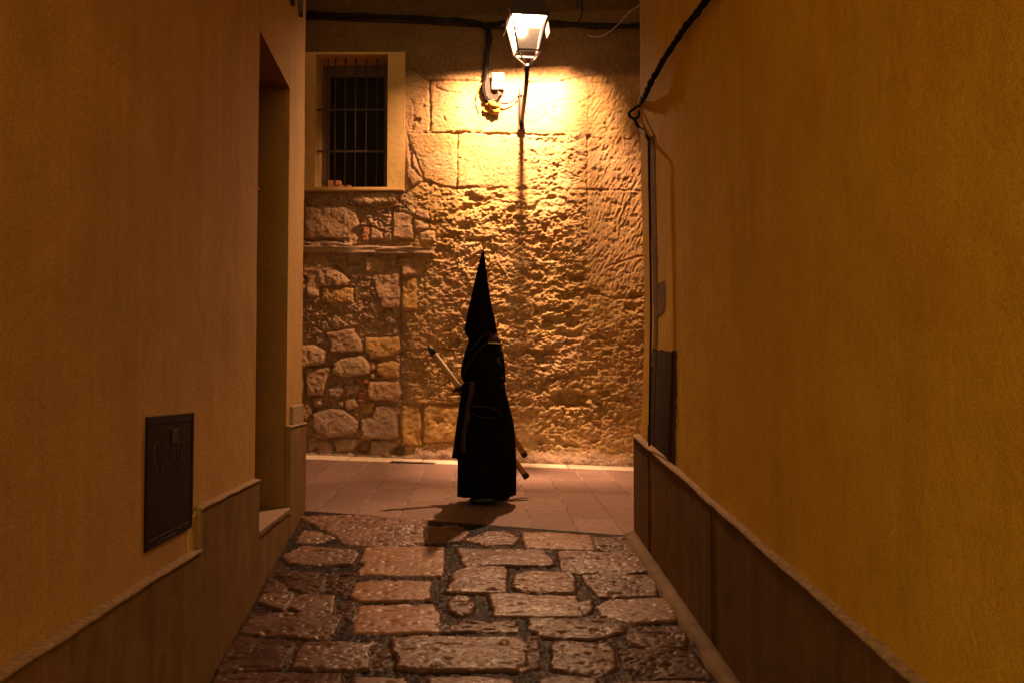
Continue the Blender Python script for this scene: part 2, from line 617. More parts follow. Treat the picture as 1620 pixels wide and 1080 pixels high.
def st(crop, pts, col=0, lift=1.0, rough=1.0):
    ox, oy, k = {'A': (330, 790, 3.725), 'B': (540, 790, 3.725), 'C': (800, 790, 3.724), 'F': (0, 0, 1)}[crop]
    STONES.append(([on_alley(ox + x / k, oy + y / k) for x, y in pts], col, lift, rough))


st('B', [(150, 292), (600, 288), (608, 380), (598, 455), (330, 452), (110, 445), (105, 425), (150, 380), (118, 368)], 2)
st('B', [(95, 490), (200, 482), (400, 485), (520, 492), (522, 595), (400, 604), (120, 605), (60, 575)], 2)
st('B', [(110, 635), (300, 628), (540, 630), (570, 690), (585, 785), (80, 788), (85, 730)], 2)
st('F', [(725, 868), (780, 870), (857, 870), (868, 880), (877, 895), (870, 897), (800, 896), (735, 895), (728, 880)], 1)
st('B', [(690, 425), (760, 405), (960, 405), (975, 430), (970, 550), (800, 556), (615, 550), (650, 500), (660, 440)], 1, 1.2, 1.6)
st('C', [(60, 440), (130, 420), (380, 430), (410, 470), (400, 560), (250, 565), (120, 550), (40, 520)], 1, 1.1, 1.7)
st('F', [(774, 944), (800, 943), (860, 944), (910, 946), (922, 974), (860, 976), (782, 975), (779, 955)], 1)
st('B', [(630, 610), (680, 570), (760, 590), (790, 640), (760, 685), (680, 690), (640, 660)], 0, 0.7, 2.4)
st('B', [(650, 740), (740, 715), (1030, 720), (1040, 780), (640, 785)], 0, 0.6, 2.6)
st('B', [(310, 830), (420, 812), (700, 815), (1040, 812), (1075, 850), (1085, 1010), (800, 1012), (400, 1015), (330, 1000), (350, 950), (300, 900)], 1, 1.1, 1.5)
st('B', [(70, 1062), (380, 1068), (390, 1180), (60, 1180)], 1)
st('B', [(520, 1065), (760, 1050), (1000, 1070), (1100, 1170), (510, 1190)], 1)
st('B', [(730, 240), (860, 195), (960, 190), (1050, 230), (1020, 270), (850, 280)], 1, 0.9, 2.0)
st('C', [(95, 205), (300, 205), (495, 220), (530, 300), (300, 295), (120, 285)], 2)
st('C', [(505, 222), (740, 230), (770, 290), (750, 320), (590, 310), (545, 290)], 0, 0.8, 1.6)
st('A', [(530, 105), (900, 98), (1290, 100), (1270, 265), (1000, 285), (790, 260), (730, 200), (640, 160)], 1, 0.8, 1.8)
st('C', [(310, 310), (500, 312), (770, 325), (845, 430), (700, 445), (400, 435), (325, 410)], 1, 1.0, 1.6)
st('C', [(450, 455), (600, 445), (830, 452), (880, 490), (890, 570), (720, 575), (560, 580), (500, 530)], 0, 0.9, 1.6)
st('C', [(540, 640), (620, 595), (930, 592), (990, 650), (1000, 720), (700, 735), (580, 700)], 1, 1.1)
st('C', [(440, 615), (500, 600), (515, 640), (480, 680), (440, 660)], 0, 0.9)
st('C', [(130, 705), (400, 708), (715, 750), (690, 790), (500, 830), (230, 820), (140, 770)], 0, 0.9, 1.9)
st('C', [(740, 760), (1000, 745), (1060, 790), (1060, 880), (800, 880), (720, 830)], 3, 0.8, 2.0)
st('C', [(275, 870), (330, 850), (600, 860), (640, 900), (650, 1000), (560, 1045), (280, 1010)], 0, 1.1, 1.8)
st('C', [(670, 900), (880, 885), (1100, 900), (1160, 980), (1210, 1060), (900, 1060), (690, 1000)], 3, 0.9, 2.0)
st('C', [(200, 1070), (330, 1048), (520, 1060), (570, 1160), (200, 1180)], 0)
st('C', [(660, 1090), (1000, 1080), (1240, 1090), (1300, 1200), (660, 1200)], 0)
st('A', [(560, 190), (650, 195), (740, 225), (640, 260), (510, 262)], 1, 0.9, 1.8)
st('A', [(430, 340), (560, 285), (860, 305), (885, 330), (850, 385), (640, 390), (470, 378)], 1, 1.1, 1.7)
st('A', [(430, 440), (500, 420), (700, 440), (690, 540), (600, 560), (470, 520)], 3, 0.5, 2.6)
st('A', [(740, 420), (860, 440), (840, 560), (690, 540), (700, 470)], 3, 0.4, 2.6)
st('A', [(320, 560), (490, 545), (480, 640), (440, 660), (290, 610)], 0, 0.9, 1.7)
st('A', [(500, 580), (570, 562), (740, 575), (720, 680), (560, 688), (475, 640)], 0, 1.0, 1.7)
st('A', [(250, 700), (400, 680), (780, 690), (740, 790), (680, 825), (190, 795)], 0, 0.9, 1.6)
st('A', [(180, 820), (480, 840), (495, 870), (430, 1000), (60, 1040), (90, 920)], 3, 0.9, 1.7)
st('A', [(560, 850), (990, 845), (930, 870), (945, 1000), (700, 1015), (490, 1000)], 0, 1.0, 1.7)
st('A', [(60, 1040), (380, 1020), (780, 1045), (780, 1180), (0, 1180)], 3, 0.9, 1.6)
st('F', [(672, 832), (722, 830), (742, 842), (728, 858), (676, 862)], 1, .8, 1.6)
st('B', [(560, 740), (625, 735), (630, 790), (590, 790)], 3, .6, 2)
st('B', [(1090, 800), (1160, 810), (1170, 1000), (1100, 1005)], 3, .4, 2.4)
st('A', [(770, 600), (870, 610), (850, 720), (790, 700)], 3, .4, 2.4)
st('A', [(960, 870), (1060, 880), (1080, 1000), (960, 1000)], 3, .3, 2.4)
st('C', [(440, 700), (560, 690), (700, 735), (560, 735)], 3, .5, 2)
st('A', [(350, 460), (430, 500), (470, 545), (330, 550)], 3, .6, 2)
STONE_COL = [(0.112, 0.052, 0.034), (0.155, 0.073, 0.047), (0.25, 0.120, 0.069), (0.075, 0.035, 0.023)]


def paving():
    du = 0.0085
    a = np.arange(-0.02, WID + 0.021, du)
    s = np.concatenate([np.arange(-12, sL - 0.5, 0.06), np.arange(sL - 0.5, 0.75, du)])
    A, S = np.meshgrid(a, s, indexing='ij')
    # the far edge follows the line from corner to corner
    S0 = SHIFT * A / WID
    base = alley_z(A, np.minimum(S, S0))
    X = PL.x + NL.x * A + AD.x * S; Y = PL.y + NL.y * A + AD.y * S
    past = S > S0
    base = np.where(past, street_z(X, Y) - 0.004, base)
    wx = A + 0.012 * fbm(A * 9, S * 9, 3) + 0.004 * vn(A * 45, S * 45, 4)
    wy = S + 0.012 * fbm(A * 9 + 40, S * 9, 5) + 0.004 * vn(A * 45, S * 45, 6)
    mort = 0.006 * fbm(A * 14, S * 14, 8) + 0.007 * ridged(A * 40, S * 40, 9, 3)
    Hh = -0.004 + mort
    C = np.empty(A.shape + (3,)); mc = np.array((0.036, 0.020, 0.014))
    tint = np.clip(1 + 0.9 * fbm(A * 5, S * 6, 21) + 0.5 * vn(A * 45, S * 60, 22), .25, 2)[..., None]
    C[:] = mc * tint
    # generic stones out of frame, towards and behind the camera
    row = np.floor(S / 0.34); off = _h(row, row * 0, 5) * 0.7
    colf = (A + off) / 0.62; fa = (colf - np.floor(colf)) * 0.62; fs = (S / 0.34 - row) * 0.34
    dg = np.minimum(np.minimum(fa, 0.62 - fa), np.minimum(fs, 0.34 - fs)) - 0.03 + 0.012 * fbm(A * 9, S * 9, 3)
    dg = np.where(S < sL - 0.35, dg, -1)
    k = sstep(0, 0.03, dg)
    Hh = Hh * (1 - k) + k * (0.018 + 0.01 * fbm(A * 12, S * 12, 2))
    C = C * (1 - k[..., None]) + k[..., None] * np.array(STONE_COL[0])
    for i, (poly, ci, lift, rg) in enumerate(STONES):
        P = np.array(poly)
        m = ((A > P[:, 0].min() - .06) & (A < P[:, 0].max() + .06) & (S > P[:, 1].min() - .06) & (S < P[:, 1].max() + .06))
        x = A[m]; y = S[m]
        d = poly_sd(wx[m], wy[m], poly)
        k = sstep(-0.015, 0.001, d)
        dome = np.minimum(d / 0.16, 1) * 0.003 + 0.006 * fbm(x * 3.5 + i, y * 4.5, 38, 2)
        sx, sy = x * 1.0 + i * 3.1, y * 1.0 + i * 5.7
        pits = np.clip(vn(sx * 17, sy * 40, 31) - 0.5, 0, 1) * 0.018 + np.clip(vn(sx * 44, sy * 90, 32) - 0.42, 0, 1) * 0.010
        tilt = (x - P[:, 0].mean()) * (_h(np.array(i), np.array(1), 3) - .5) * 0.03 + (y - P[:, 1].mean()) * (_h(np.array(i), np.array(2), 3) - .5) * 0.05
        h = lift * 0.014 + dome + tilt + rg * (0.0034 * fbm(sx * 8, sy * 12, 33) + 0.0009 * ridged(sx * 30, sy * 44, 34, 3)) - pits * rg
        Hh[m] = np.where(k > 0, Hh[m] * (1 - k) + k * h, Hh[m])
        c = np.array(STONE_COL[ci]) * (0.85 + 0.3 * _h(np.array(i), np.array(9), 1))
        var = 1 + 0.16 * fbm(sx * 7, sy * 9, 35) + 0.10 * vn(sx * 50, sy * 60, 36)
        dirt = sstep(0.15, 0.5, fbm(sx * 8, sy * 13, 37)) * 0.35 * min(rg - 0.7, 1)
        cc = c[None] * var[:, None]
        cc = cc * (1 - dirt[:, None]) + mc[None] * dirt[:, None]
        kk = k[:, None]
        C[m] = C[m] * (1 - kk) + cc * kk
    Z = base + Hh
    # meet the pavement flush
    edge = sstep(0.10, 0.0, S0 - S)
    Z = np.where(past, base, Z * (1 - edge) + (base - 0.002 + Hh * 0.35) * edge)
    V = np.stack([X, Y, Z], -1)
    keepv = S <= S0 + 0.02
    keep = keepv[:-1, :-1] & keepv[1:, 1:]
    o = grid_mesh("alley_paving", V, np.clip(C, 0.02, 0.7), M['cobble'], None, keep)
    tag(o, kind="structure")


paving()


def pavement():
    d = 0.012
    xs = np.concatenate([np.arange(-30, -2.6, 0.12), np.arange(-2.6, 2.6, d), np.arange(2.6, 30, 0.12)])
    ys = np.arange(PR.y - 0.35, WALL_Y + 0.3, d)
    X, Y = np.meshgrid(xs, ys, indexing='ij')
    # slabs: long side away from the camera
    W = 0.335
    xr = X + 0.0255 * Y
    c = np.floor(xr / W)
    ln = 0.62 + 0.35 * _h(c, c * 0, 11)
    yy = Y + 2.0 * _h(c, c * 0, 12)
    r = np.floor(yy / ln)
    fx = xr - c * W; fy = yy - r * ln
    jd = np.minimum(np.minimum(fx, W - fx), np.minimum(fy, ln - fy)) + 0.0015 * vn(X * 60, Y * 60, 3)
    sid = _h(c, r, 13)
    kerb = Y > 11.52
    kl = 0.85
    kc = np.floor((X + 0.2) / kl); kf = (X + 0.2) - kc * kl
    kd = np.minimum(np.minimum(kf, kl - kf), Y - 11.52)
    jd = np.where(kerb, kd, np.minimum(jd, np.maximum(11.52 - Y, 0)))
    j = sstep(0.009, 0.002, jd)
    Z = street_z(X, Y) - 0.005 * j + 0.0015 * fbm(X * 6, Y * 6, 5) + 0.004 * fbm(X * 1.1, Y * 1.1, 7) + (sid - .5) * 0.003 * (~kerb)
    base = np.array((0.220, 0.135, 0.112)); alt = np.array((0.170, 0.100, 0.084)); kc_ = np.array((0.68, 0.54, 0.40))
    t = np.clip(sid + 0.25 * fbm(X * 2, Y * 2, 8), 0, 1)[..., None]
    C = base * t + alt * (1 - t)
    kd_ = np.where(_h(kc, kc * 0, 4) > 0.8, 0.75, 1.0) * (1 + 0.1 * fbm(X * 5, Y * 5, 9))
    C = np.where(kerb[..., None], kc_ * kd_[..., None], C)
    C = C * (1 + 0.12 * fbm(X * 14, Y * 14, 10)[..., None])
    light = (_h(c, r + 3, 15) > 0.45) & ~kerb
    jc = np.where(light[..., None], np.array((0.30, 0.20, 0.17)), np.array((0.09, 0.055, 0.05)))
    C = C * (1 - j[..., None]) + jc * j[..., None]
    # cut along the line between the corners (alley paving takes over)
    qx = X - PL.x; qy = Y - PL.y
    a = qx * NL.x + qy * NL.y; s = qx * AD.x + qy * AD.y
    inside = s > SHIFT * a / WID - 0.004
    inside |= (a < -0.02) & (s > -0.3)
    inside |= (a > WID + 0.02) & (s > SHIFT - 0.3)
    keep = inside[:-1, :-1] & inside[1:, 1:]
    o = grid_mesh("street_pavement", np.stack([X, Y, Z], -1), np.clip(C, .02, .8), M['pave'], None, keep)
    tag(o, kind="structure")


pavement()

# ================================================================== the stone wall across the street
OPEN = None


def wp(crop, pts):
    ox, oy, k = {'1': (480, 280, 4.5), '2': (475, 500, 4.5), '3': (640, 280, 4.5), '4': (820, 280, 4.5), '5': (800, 500, 4.32), '6': (640, 90, 4.91), '7': (820, 90, 4.91), 'F': (0, 0, 1)}[crop]
    return [(ox + x / k, oy + y / k) for x, y in pts]


RUBBLE = [  # polygon (px), lift (m), colour index
    (wp('2', [(185, 120), (375, 90), (445, 215), (445, 250), (220, 270)]), .075, 0),
    (wp('2', [(-40, 215), (90, 210), (180, 250), (175, 330), (40, 370), (-40, 365)]), .08, 1),
    (wp('2', [(40, 380), (215, 362), (185, 480), (160, 560), (50, 560)]), .075, 0),
    (wp('2', [(235, 340), (300, 290), (450, 282), (495, 330), (495, 410), (300, 435), (235, 400)]), .09, 1),
    (wp('2', [(465, 155), (690, 155), (710, 250), (640, 285), (500, 300), (460, 240)]), .06, 2),
    (wp('2', [(530, 340), (650, 310), (700, 340), (690, 430), (620, 440), (550, 400)]), .06, 2),
    (wp('2', [(200, 520), (290, 475), (315, 540), (260, 585), (210, 570)]), .07, 3),
    (wp('2', [(315, 500), (420, 490), (415, 530), (330, 565)]), .06, 3),
    (wp('2', [(485, 460), (600, 460), (690, 470), (715, 550), (690, 605), (500, 590), (465, 540)]), .08, 0),
    (wp('2', [(85, 690), (200, 655), (330, 670), (410, 760), (400, 830), (200, 855), (90, 800)]), .09, 3),
    (wp('2', [(520, 690), (545, 630), (680, 645), (695, 860), (600, 870), (430, 860), (430, 740), (510, 720)]), .085, 3),
    (wp('2', [(720, 630), (860, 640), (865, 910), (730, 905), (715, 750)]), .06, 2),
    (wp('F', [(668, 642), (740, 640), (790, 645), (790, 692), (670, 698)]), .06, 2),
    (wp('2', [(320, 600), (380, 585), (410, 640), (350, 670), (315, 650)]), .06, 0),
    (wp('2', [(270, 595), (305, 600), (300, 640), (270, 630)]), .05, 0),
    (wp('2', [(-20, 610), (70, 590), (80, 690), (40, 740), (-20, 700)]), .06, 0),
    (wp('2', [(60, 860), (100, 855), (140, 930), (60, 960)]), .06, 3),
    (wp('2', [(-30, 400), (25, 390), (30, 550), (-30, 560)]), .06, 0),
    (wp('2', [(100, 880), (220, 890), (240, 960), (140, 970)]), .05, 3),
    (wp('2', [(240, 880), (410, 870), (410, 940), (260, 960)]), .05, 3),
    (wp('2', [(500, 890), (650, 880), (690, 920), (640, 985), (510, 970)]), .06, 3),
    (wp('2', [(385, 447), (480, 450), (478, 480), (425, 488)]), .05, 4),
    (wp('2', [(425, 495), (465, 495), (465, 512), (425, 512)]), .05, 4),
    (wp('2', [(420, 518), (465, 518), (465, 535), (420, 535)]), .05, 4),
    (wp('2', [(412, 541), (462, 541), (462, 560), (412, 560)]), .05, 4),
    (wp('2', [(408, 567), (460, 567), (460, 585), (408, 585)]), .05, 4),
    (wp('2', [(408, 590), (455, 590), (450, 612), (408, 610)]), .05, 4),
    (wp('2', [(500, 322), (530, 326), (530, 380), (500, 380)]), .05, 0),
    (wp('2', [(495, 412), (540, 405), (535, 440), (500, 442)]), .05, 0),
    (wp('2', [(85, 580), (150, 580), (145, 640), (90, 640)]), .045, 0),
    (wp('2', [(430, 620), (530, 610), (515, 680), (440, 690)]), .045, 2),
]
UPPER = [
    (wp('1', [(140, 780), (350, 790), (350, 895), (180, 900), (140, 880)]), .035, 2),
    (wp('1', [(695, 730), (810, 720), (805, 940), (700, 940)]), .03, 2),
    (wp('1', [(690, 580), (830, 590), (840, 700), (700, 715)]), .04, 0),
    (wp('1', [(640, 250), (770, 280), (780, 450), (640, 430)]), .03, 0),
    (wp('1', [(5, 210), (380, 215), (385, 340), (300, 440), (10, 440)]), .045, 0),
    (wp('1', [(800, 230), (880, 240), (890, 300), (800, 300)]), .045, 0),
    (wp('1', [(790, 310), (890, 320), (880, 370), (800, 400)]), .045, 1),
    (wp('1', [(820, 400), (930, 390), (940, 460), (840, 465)]), .045, 1),
    (wp('1', [(330, 160), (420, 130), (590, 100), (680, 130), (660, 180), (400, 200)]), .06, 1),
    (wp('1', [(0, 545), (120, 545), (320, 740), (300, 770), (110, 780), (0, 700)]), .03, 0),
    (wp('1', [(20, 690), (90, 690), (110, 850), (30, 860)]), .03, 1),
    (wp('1', [(440, 560), (570, 600), (560, 690), (450, 670)]), .04, 0),
    (wp('1', [(480, 700), (680, 650), (690, 930), (560, 930)]), .025, 0),
    (wp('1', [(420, 360), (470, 360), (470, 450), (420, 460)]), .03, 4),
    (wp('1', [(480, 360), (550, 400), (560, 440), (480, 450)]), .035, 0),
    (wp('1', [(320, 550), (400, 540), (400, 610), (320, 610)]), .035, 0),
    (wp('6', [(10, 600), (40, 690), (140, 960), (60, 1010), (5, 900)]), .03, 0),
]
SOFTBLOCK = [  # smooth dressed blocks with crisp joints
    wp('F', [(683, 131), (930, 131), (930, 208), (683, 208)]),
    wp('F', [(655, 131), (677, 131), (677, 208), (655, 208)]),
    wp('F', [(660, 213), (720, 213), (720, 296), (675, 296)]),
    wp('F', [(724, 213), (818, 213), (818, 298), (724, 298)]),
]
JOINTS = [  # polyline px, half width px, depth
    (wp('6', [(60, 90), (110, 150), (190, 185), (400, 185), (600, 195)]), 1.6, .03),
    (wp('F', [(760, 130), (838, 132)]), .9, .012),
    (wp('7', [(60, 200), (180, 205), (330, 185), (520, 155), (640, 140)]), 1.2, .02),
    (wp('7', [(330, 185), (440, 205), (640, 200), (940, 215)]), 0.8, .012),
    (wp('7', [(480, 355), (560, 320), (600, 280)]), 1.0, .016),
    (wp('6', [(195, 190), (195, 300), (200, 460), (190, 580)]), 1.2, .03),
    (wp('6', [(250, 190), (250, 240), (330, 270), (430, 285)]), 1.1, .02),
    (wp('6', [(140, 595), (300, 592), (420, 600), (460, 590), (660, 600)]), 1.1, .025),
    (wp('6', [(640, 600), (800, 598), (900, 602), (980, 608)]), 1.6, .035),
    (wp('7', [(0, 600), (180, 612), (350, 608)]), 1.6, .03),
    (wp('6', [(415, 600), (410, 800), (405, 1020)]), 1.2, .022),
    (wp('6', [(405, 1020), (560, 1015), (800, 1020)]), 1.3, .03),
    (wp('6', [(200, 970), (280, 1010), (405, 1025)]), 1.6, .03),
    (wp('6', [(40, 690), (60, 860), (140, 960), (210, 980)]), 2.6, .04),
    (wp('7', [(535, 620), (540, 780), (530, 1000), (535, 1080)]), 1.4, .022),
    (wp('4', [(490, 0), (490, 180), (497, 440)]), .8, .014),
    (wp('4', [(360, 95), (600, 92), (870, 96)]), 1.1, .018),
    (wp('7', [(530, 1030), (700, 1030)]), 1.0, .018),
    (wp('3', [(150, 580), (130, 700), (150, 860)]), 2.2, .04),
    (wp('3', [(150, 860), (330, 850), (480, 855), (610, 855), (780, 858)]), 1.2, .025),
    (wp('3', [(380, 600), (450, 700), (490, 790)]), 1.2, -.018),
    (wp('3', [(640, 560), (720, 690), (770, 780)]), 1.2, -.018),
    (wp('F', [(640, 555), (690, 552), (735, 556)]), 2.4, .045),
    (wp('F', [(800, 556), (840, 556), (885, 560)]), 2.2, .04),
    (wp('F', [(640, 640), (690, 638), (735, 642)]), 1.8, .035),
    (wp('F', [(668, 640), (667, 696)]), 1.6, .05),
    (wp('4', [(500, 800), (640, 860), (890, 870)]), 1.4, .028),
    (wp('F', [(636, 400), (634, 460), (633, 560), (635, 640), (636, 700)]), 1.4, .03),
    (wp('4', [(630, 640), (740, 600), (890, 560)]), 1.0, .018),
    (wp('F', [(796, 532), (836, 535)]), 1.5, .03),
    (wp('F', [(815, 330), (930, 322)]), .8, .01),
]
CAV = [  # px, py, rx, ry, depth
    (742, 309, 9, 4, .05), (751, 315, 12, 5, .06), (737, 327, 10, 6, .06), (757, 325, 6, 4, .05), (751, 381, 13, 4, .06),
    (731, 360, 8, 6, .05), (873, 311, 8, 4, .05), (889, 344, 10, 5, .05), (862, 362, 5, 6, .05), (847, 384, 7, 4, .05),
    (847, 422, 6, 5, .05), (913, 444, 12, 5, .06), (875, 409, 9, 6, .05), (893, 471, 12, 5, .06), (895, 487, 7, 4, .05),
    (878, 507, 14, 6, .07), (904, 511, 11, 6, .07), (1009, 467, 12, 5, .06), (1000, 487, 10, 6, .06), (940, 462, 10, 4, .05),
    (904, 528, 18, 5, .06), (902, 542, 8, 4, .05), (943, 535, 10, 5, .05), (858, 557, 24, 5, .06), (855, 568, 8, 8, .06),
    (902, 631, 27, 13, .16), (893, 673, 5, 4, .06), (990, 634, 7, 8, .06), (941, 697, 10, 4, .04), (904, 705, 15, 3, .04),
    (768, 318, 5, 4, .04), (780, 332, 5, 3, .04), (790, 312, 6, 3, .04), (775, 300, 9, 3, .03), (800, 357, 8, 3, .04),
    (684, 351, 14, 4, .05), (712, 372, 20, 4, .05), (686, 450, 8, 6, .05), (726, 468, 9, 4, .04), (575, 707, 10, 12, .14),
    (628, 713, 9, 8, .12), (679, 292, 3.5, 5, .04), (659, 192, 6, 5, .03), (677, 167, 5, 3, -.02), (704, 188, 2, 4, .02),
    (704, 549, 3, 3, .03), (712, 583, 6, 5, .05), (760, 465, 6, 4, .03), (826, 300, 7, 4, .03), (930, 217, 5, 5, .03),
    (720, 540, 6, 4, .04), (660, 690, 6, 10, .05), (823, 510, 8, 5, .04), (960, 560, 9, 5, .04), (930, 590, 12, 5, .05),
    (870, 600, 9, 4, .04), (985, 600, 8, 5, .04), (960, 620, 8, 6, .04), (830, 640, 10, 6, .04), (694, 665, 10, 6, .03),
]
WCOL = [(0.42, 0.265, 0.165), (0.46, 0.31, 0.185), (0.50, 0.30, 0.115), (0.37, 0.25, 0.185), (0.36, 0.155, 0.085)]

# window numbers, wall plane
wo0 = at(500, 88, WALL_Y); wo1 = at(613, 297, WALL_Y)      # opening
so0 = at(462, 84, WALL_Y); so1 = at(640, 300, WALL_Y)      # surround outer
OX0, OX1, OZ0, OZ1 = wo0.x, wo1.x, wo1.z, wo0.z
SX0, SX1, SZ0, SZ1 = so0.x, so1.x, so1.z, so0.z

house_stone = empty("stone_building", (0, WALL_Y, street_z(0, WALL_Y)),
                    "old weathered ochre stone building across the street, with one barred window", "building")


def stone_wall():
    d = 0.0095
    xs = np.concatenate([np.arange(-22, -3.2, 0.25), np.arange(-3.2, 2.4, d), np.arange(2.4, 22, 0.25)])
    zs = np.concatenate([np.arange(-0.6, -0.42, 0.03), np.arange(-0.42, 5.75, d), np.arange(5.75, 17.0, 0.25)])
    X, Z = np.meshgrid(xs, zs, indexing='ij')
    px, py = proj(X, np.full_like(X, WALL_Y), Z)
    # wander the masks a little
    wpx = px + 4 * fbm(X * 6, Z * 6, 41) + 1.6 * vn(X * 26, Z * 26, 42)
    wpy = py + 4 * fbm(X * 6 + 9, Z * 6, 43) + 1.6 * vn(X * 26 + 5, Z * 26, 44)

    fine = fbm(X * 42, Z * 42, 1, 3)
    # smooth plaster/ashlar
    h_smooth = 0.006 * fbm(X * 7, Z * 9, 2) + 0.0042 * fine - 0.020 * np.clip(vn(X * 30, Z * 44, 3) - 0.5, 0, 1) - 0.010 * np.clip(vn(X * 52, Z * 60, 4) - 0.35, 0, 1)
    # honeycomb weathering: overlapping pits, undercut towards the top
    f1, f2, _ = worley(X * 13 + 0.6 * fbm(X * 8, Z * 8, 51), Z * 21 + 0.6 * fbm(X * 8, Z * 8, 52), 7)
    g1, g2, _ = worley(X * 30 + 0.5 * vn(X * 20, Z * 20, 53), Z * 44 + 0.5 * vn(X * 20, Z * 20, 54), 8)
    er_amt = 0.55 + 0.45 * fbm(X * 2.2, Z * 2.6, 9)
    e1 = fbm(X * 9 + 2, Z * 13, 111, 4); e2 = fbm(X * 21, Z * 31, 112, 3); e3 = vn(X * 52, Z * 72, 113)
    zone = 0.25 + 0.75 * sstep(-0.30, 0.22, fbm(X * 1.9, Z * 2.6, 115, 2))
    h_erode = (0.034 * fbm(X * 4.5, Z * 6.5, 10, 4) - 0.044 * sstep(0.10, 0.20, e1) * np.clip(er_amt * 1.5, .2, 1.3) * zone
               - 0.024 * sstep(0.10, 0.24, e2) * (.3 + .7 * zone) - 0.011 * sstep(0.15, 0.45, e3)
               - 0.030 * sstep(0.42, 0.14, f1) * np.clip(er_amt * 1.6 - .35, 0, 1.2) + 0.006 * fine + 0.018)
    # chisel marks
    th = R(66)
    bend = 0.14 * fbm(X * 1.5, Z * 1.2, 61)
    u = X * math.cos(th) * 1 + Z * math.sin(th) + bend; v = -X * math.sin(th) + Z * math.cos(th) + bend * .6
    h_chis = 0.005 * vn(u * 14, v * 50, 12) + 0.009 * np.clip(vn(u * 18 + 3, v * 64, 13), -1, 0.15) + 0.004 * fbm(X * 34, Z * 44, 19, 3) - 0.012 * sstep(0.2, 0.5, fbm(X * 12, Z * 16, 20)) + 0.003 * fine + 0.012 * fbm(X * 3, Z * 3, 14)
    # left rubble mortar
    h_rub = -0.015 + 0.024 * fbm(X * 8, Z * 8, 15) - 0.020 * sstep(0.15, 0.28, fbm(X * 15, Z * 20, 25, 3)) - 0.008 * sstep(0.15, 0.4, vn(X * 50, Z * 60, 26)) + 0.006 * ridged(X * 17, Z * 19, 16, 4) + 0.008 * fbm(X * 26, Z * 30, 17, 3) - 0.012 * sstep(.5, .15, g1) + 0.005 * fine

    q1, q2, qc = worley(X * 4.6 + .35 * fbm(X * 7, Z * 7, 55), Z * 7.0 + .35 * fbm(X * 7, Z * 7, 56), 19)
    h_rub = h_rub + (0.014 + 0.024 * qc) * sstep(0.03, 0.14, q2 - q1) - 0.012

    # region weights
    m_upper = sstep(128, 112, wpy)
    m_left = sstep(650, 636, wpx)
    m_chis = sstep(922, 936, wpx) * sstep(80, 105, wpy) * (1 - sstep(430, 560, wpy + 0.35 * (px - 960)))
    m_soft = np.zeros_like(X)
    for p in SOFTBLOCK:
        m_soft = np.maximum(m_soft, sstep(-2, 3, poly_sd(wpx * .4 + px * .6, wpy * .4 + py * .6, p)))
    m_softR = sstep(826, 834, wpx) * sstep(930, 922, wpx) * sstep(208, 202, py) * sstep(128, 134, py)
    m_soft = np.maximum(m_soft, m_softR)
    H = h_erode * (1 - m_left) + h_rub * m_left
    trans = sstep(300, 350, wpy)
    # just below the lamp the erosion is shallower
    H = np.where(m_left > .5, H, H * (0.35 + 0.65 * trans))
    H = H * (1 - m_chis) + h_chis * m_chis
    H = H * (1 - m_soft) + (h_smooth + 0.004) * m_soft
    H = H * (1 - m_upper) + (h_smooth * 1.1 + 0.006) * m_upper
    lower_dust = sstep(640, 690, wpy) * (1 - m_left)
    H = H * (1 - 0.5 * lower_dust)

    # colour
    och = np.array((0.50, 0.325, 0.135)); och2 = np.array((0.47, 0.29, 0.155)); pale = np.array((0.53, 0.39, 0.22))
    t = np.clip(0.5 + 0.9 * fbm(X * 1.6, Z * 1.6, 71), 0, 1)[..., None]
    C = och * t + och2 * (1 - t)
    t2 = (0.6 * sstep(0.1, 0.6, fbm(X * 4, Z * 4, 72)))[..., None]
    C = C * (1 - t2) + pale * t2
    cl = np.array((0.40, 0.255, 0.165))
    C = C * (1 - m_left[..., None]) + cl * m_left[..., None]
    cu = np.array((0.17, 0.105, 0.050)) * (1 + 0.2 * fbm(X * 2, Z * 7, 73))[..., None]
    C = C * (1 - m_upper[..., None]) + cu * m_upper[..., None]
    red = sstep(0.45, 0.6, fbm(X * 5, Z * 7, 74)) * sstep(330, 380, py) * 0.45
    C = C * (1 - red[..., None]) + np.array((0.42, 0.22, 0.13)) * red[..., None]
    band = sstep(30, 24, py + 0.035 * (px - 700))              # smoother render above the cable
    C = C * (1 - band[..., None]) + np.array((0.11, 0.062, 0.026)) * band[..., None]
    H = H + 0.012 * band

    def stones(lst, base):
        nonlocal H, C
        for i, (p, lift, ci) in enumerate(lst):
            P = np.array(p)
            m = (px > P[:, 0].min() - 8) & (px < P[:, 0].max() + 8) & (py > P[:, 1].min() - 8) & (py < P[:, 1].max() + 8)
            dd = poly_sd(wpx[m] * .45 + px[m] * .55, wpy[m] * .45 + py[m] * .55, p)
            k = sstep(-2.4, 0.8, dd)
            x = X[m]; z = Z[m]
            h = lift * (0.74 + 0.26 * np.clip(dd / 5, 0, 1) ** .6) + base + 0.020 * fbm(x * 9 + i, z * 9, 81) + 0.004 * ridged(x * 24, z * 30, 82 + i, 3) + 0.008 * fbm(x * 34, z * 40, 83 + i, 3) - 0.008 * np.clip(vn(x * 30, z * 40, 85) - .2, 0, 1)
            h = h + (z - z.mean()) * (-0.10)
            moat = sstep(-5.0, -2.0, dd) * (1 - k)
            H[m] = H[m] * (1 - k) + h * k - moat * 0.022
            c = np.array(WCOL[ci]) * (0.88 + 0.24 * _h(np.array(i), np.array(3), 6))
            cc = c[None] * (1 + 0.14 * fbm(x * 8, z * 8, 86) + .08 * vn(x * 60, z * 60, 87))[:, None]
            kk = k[:, None]
            C[m] = C[m] * (1 - kk) + cc * kk
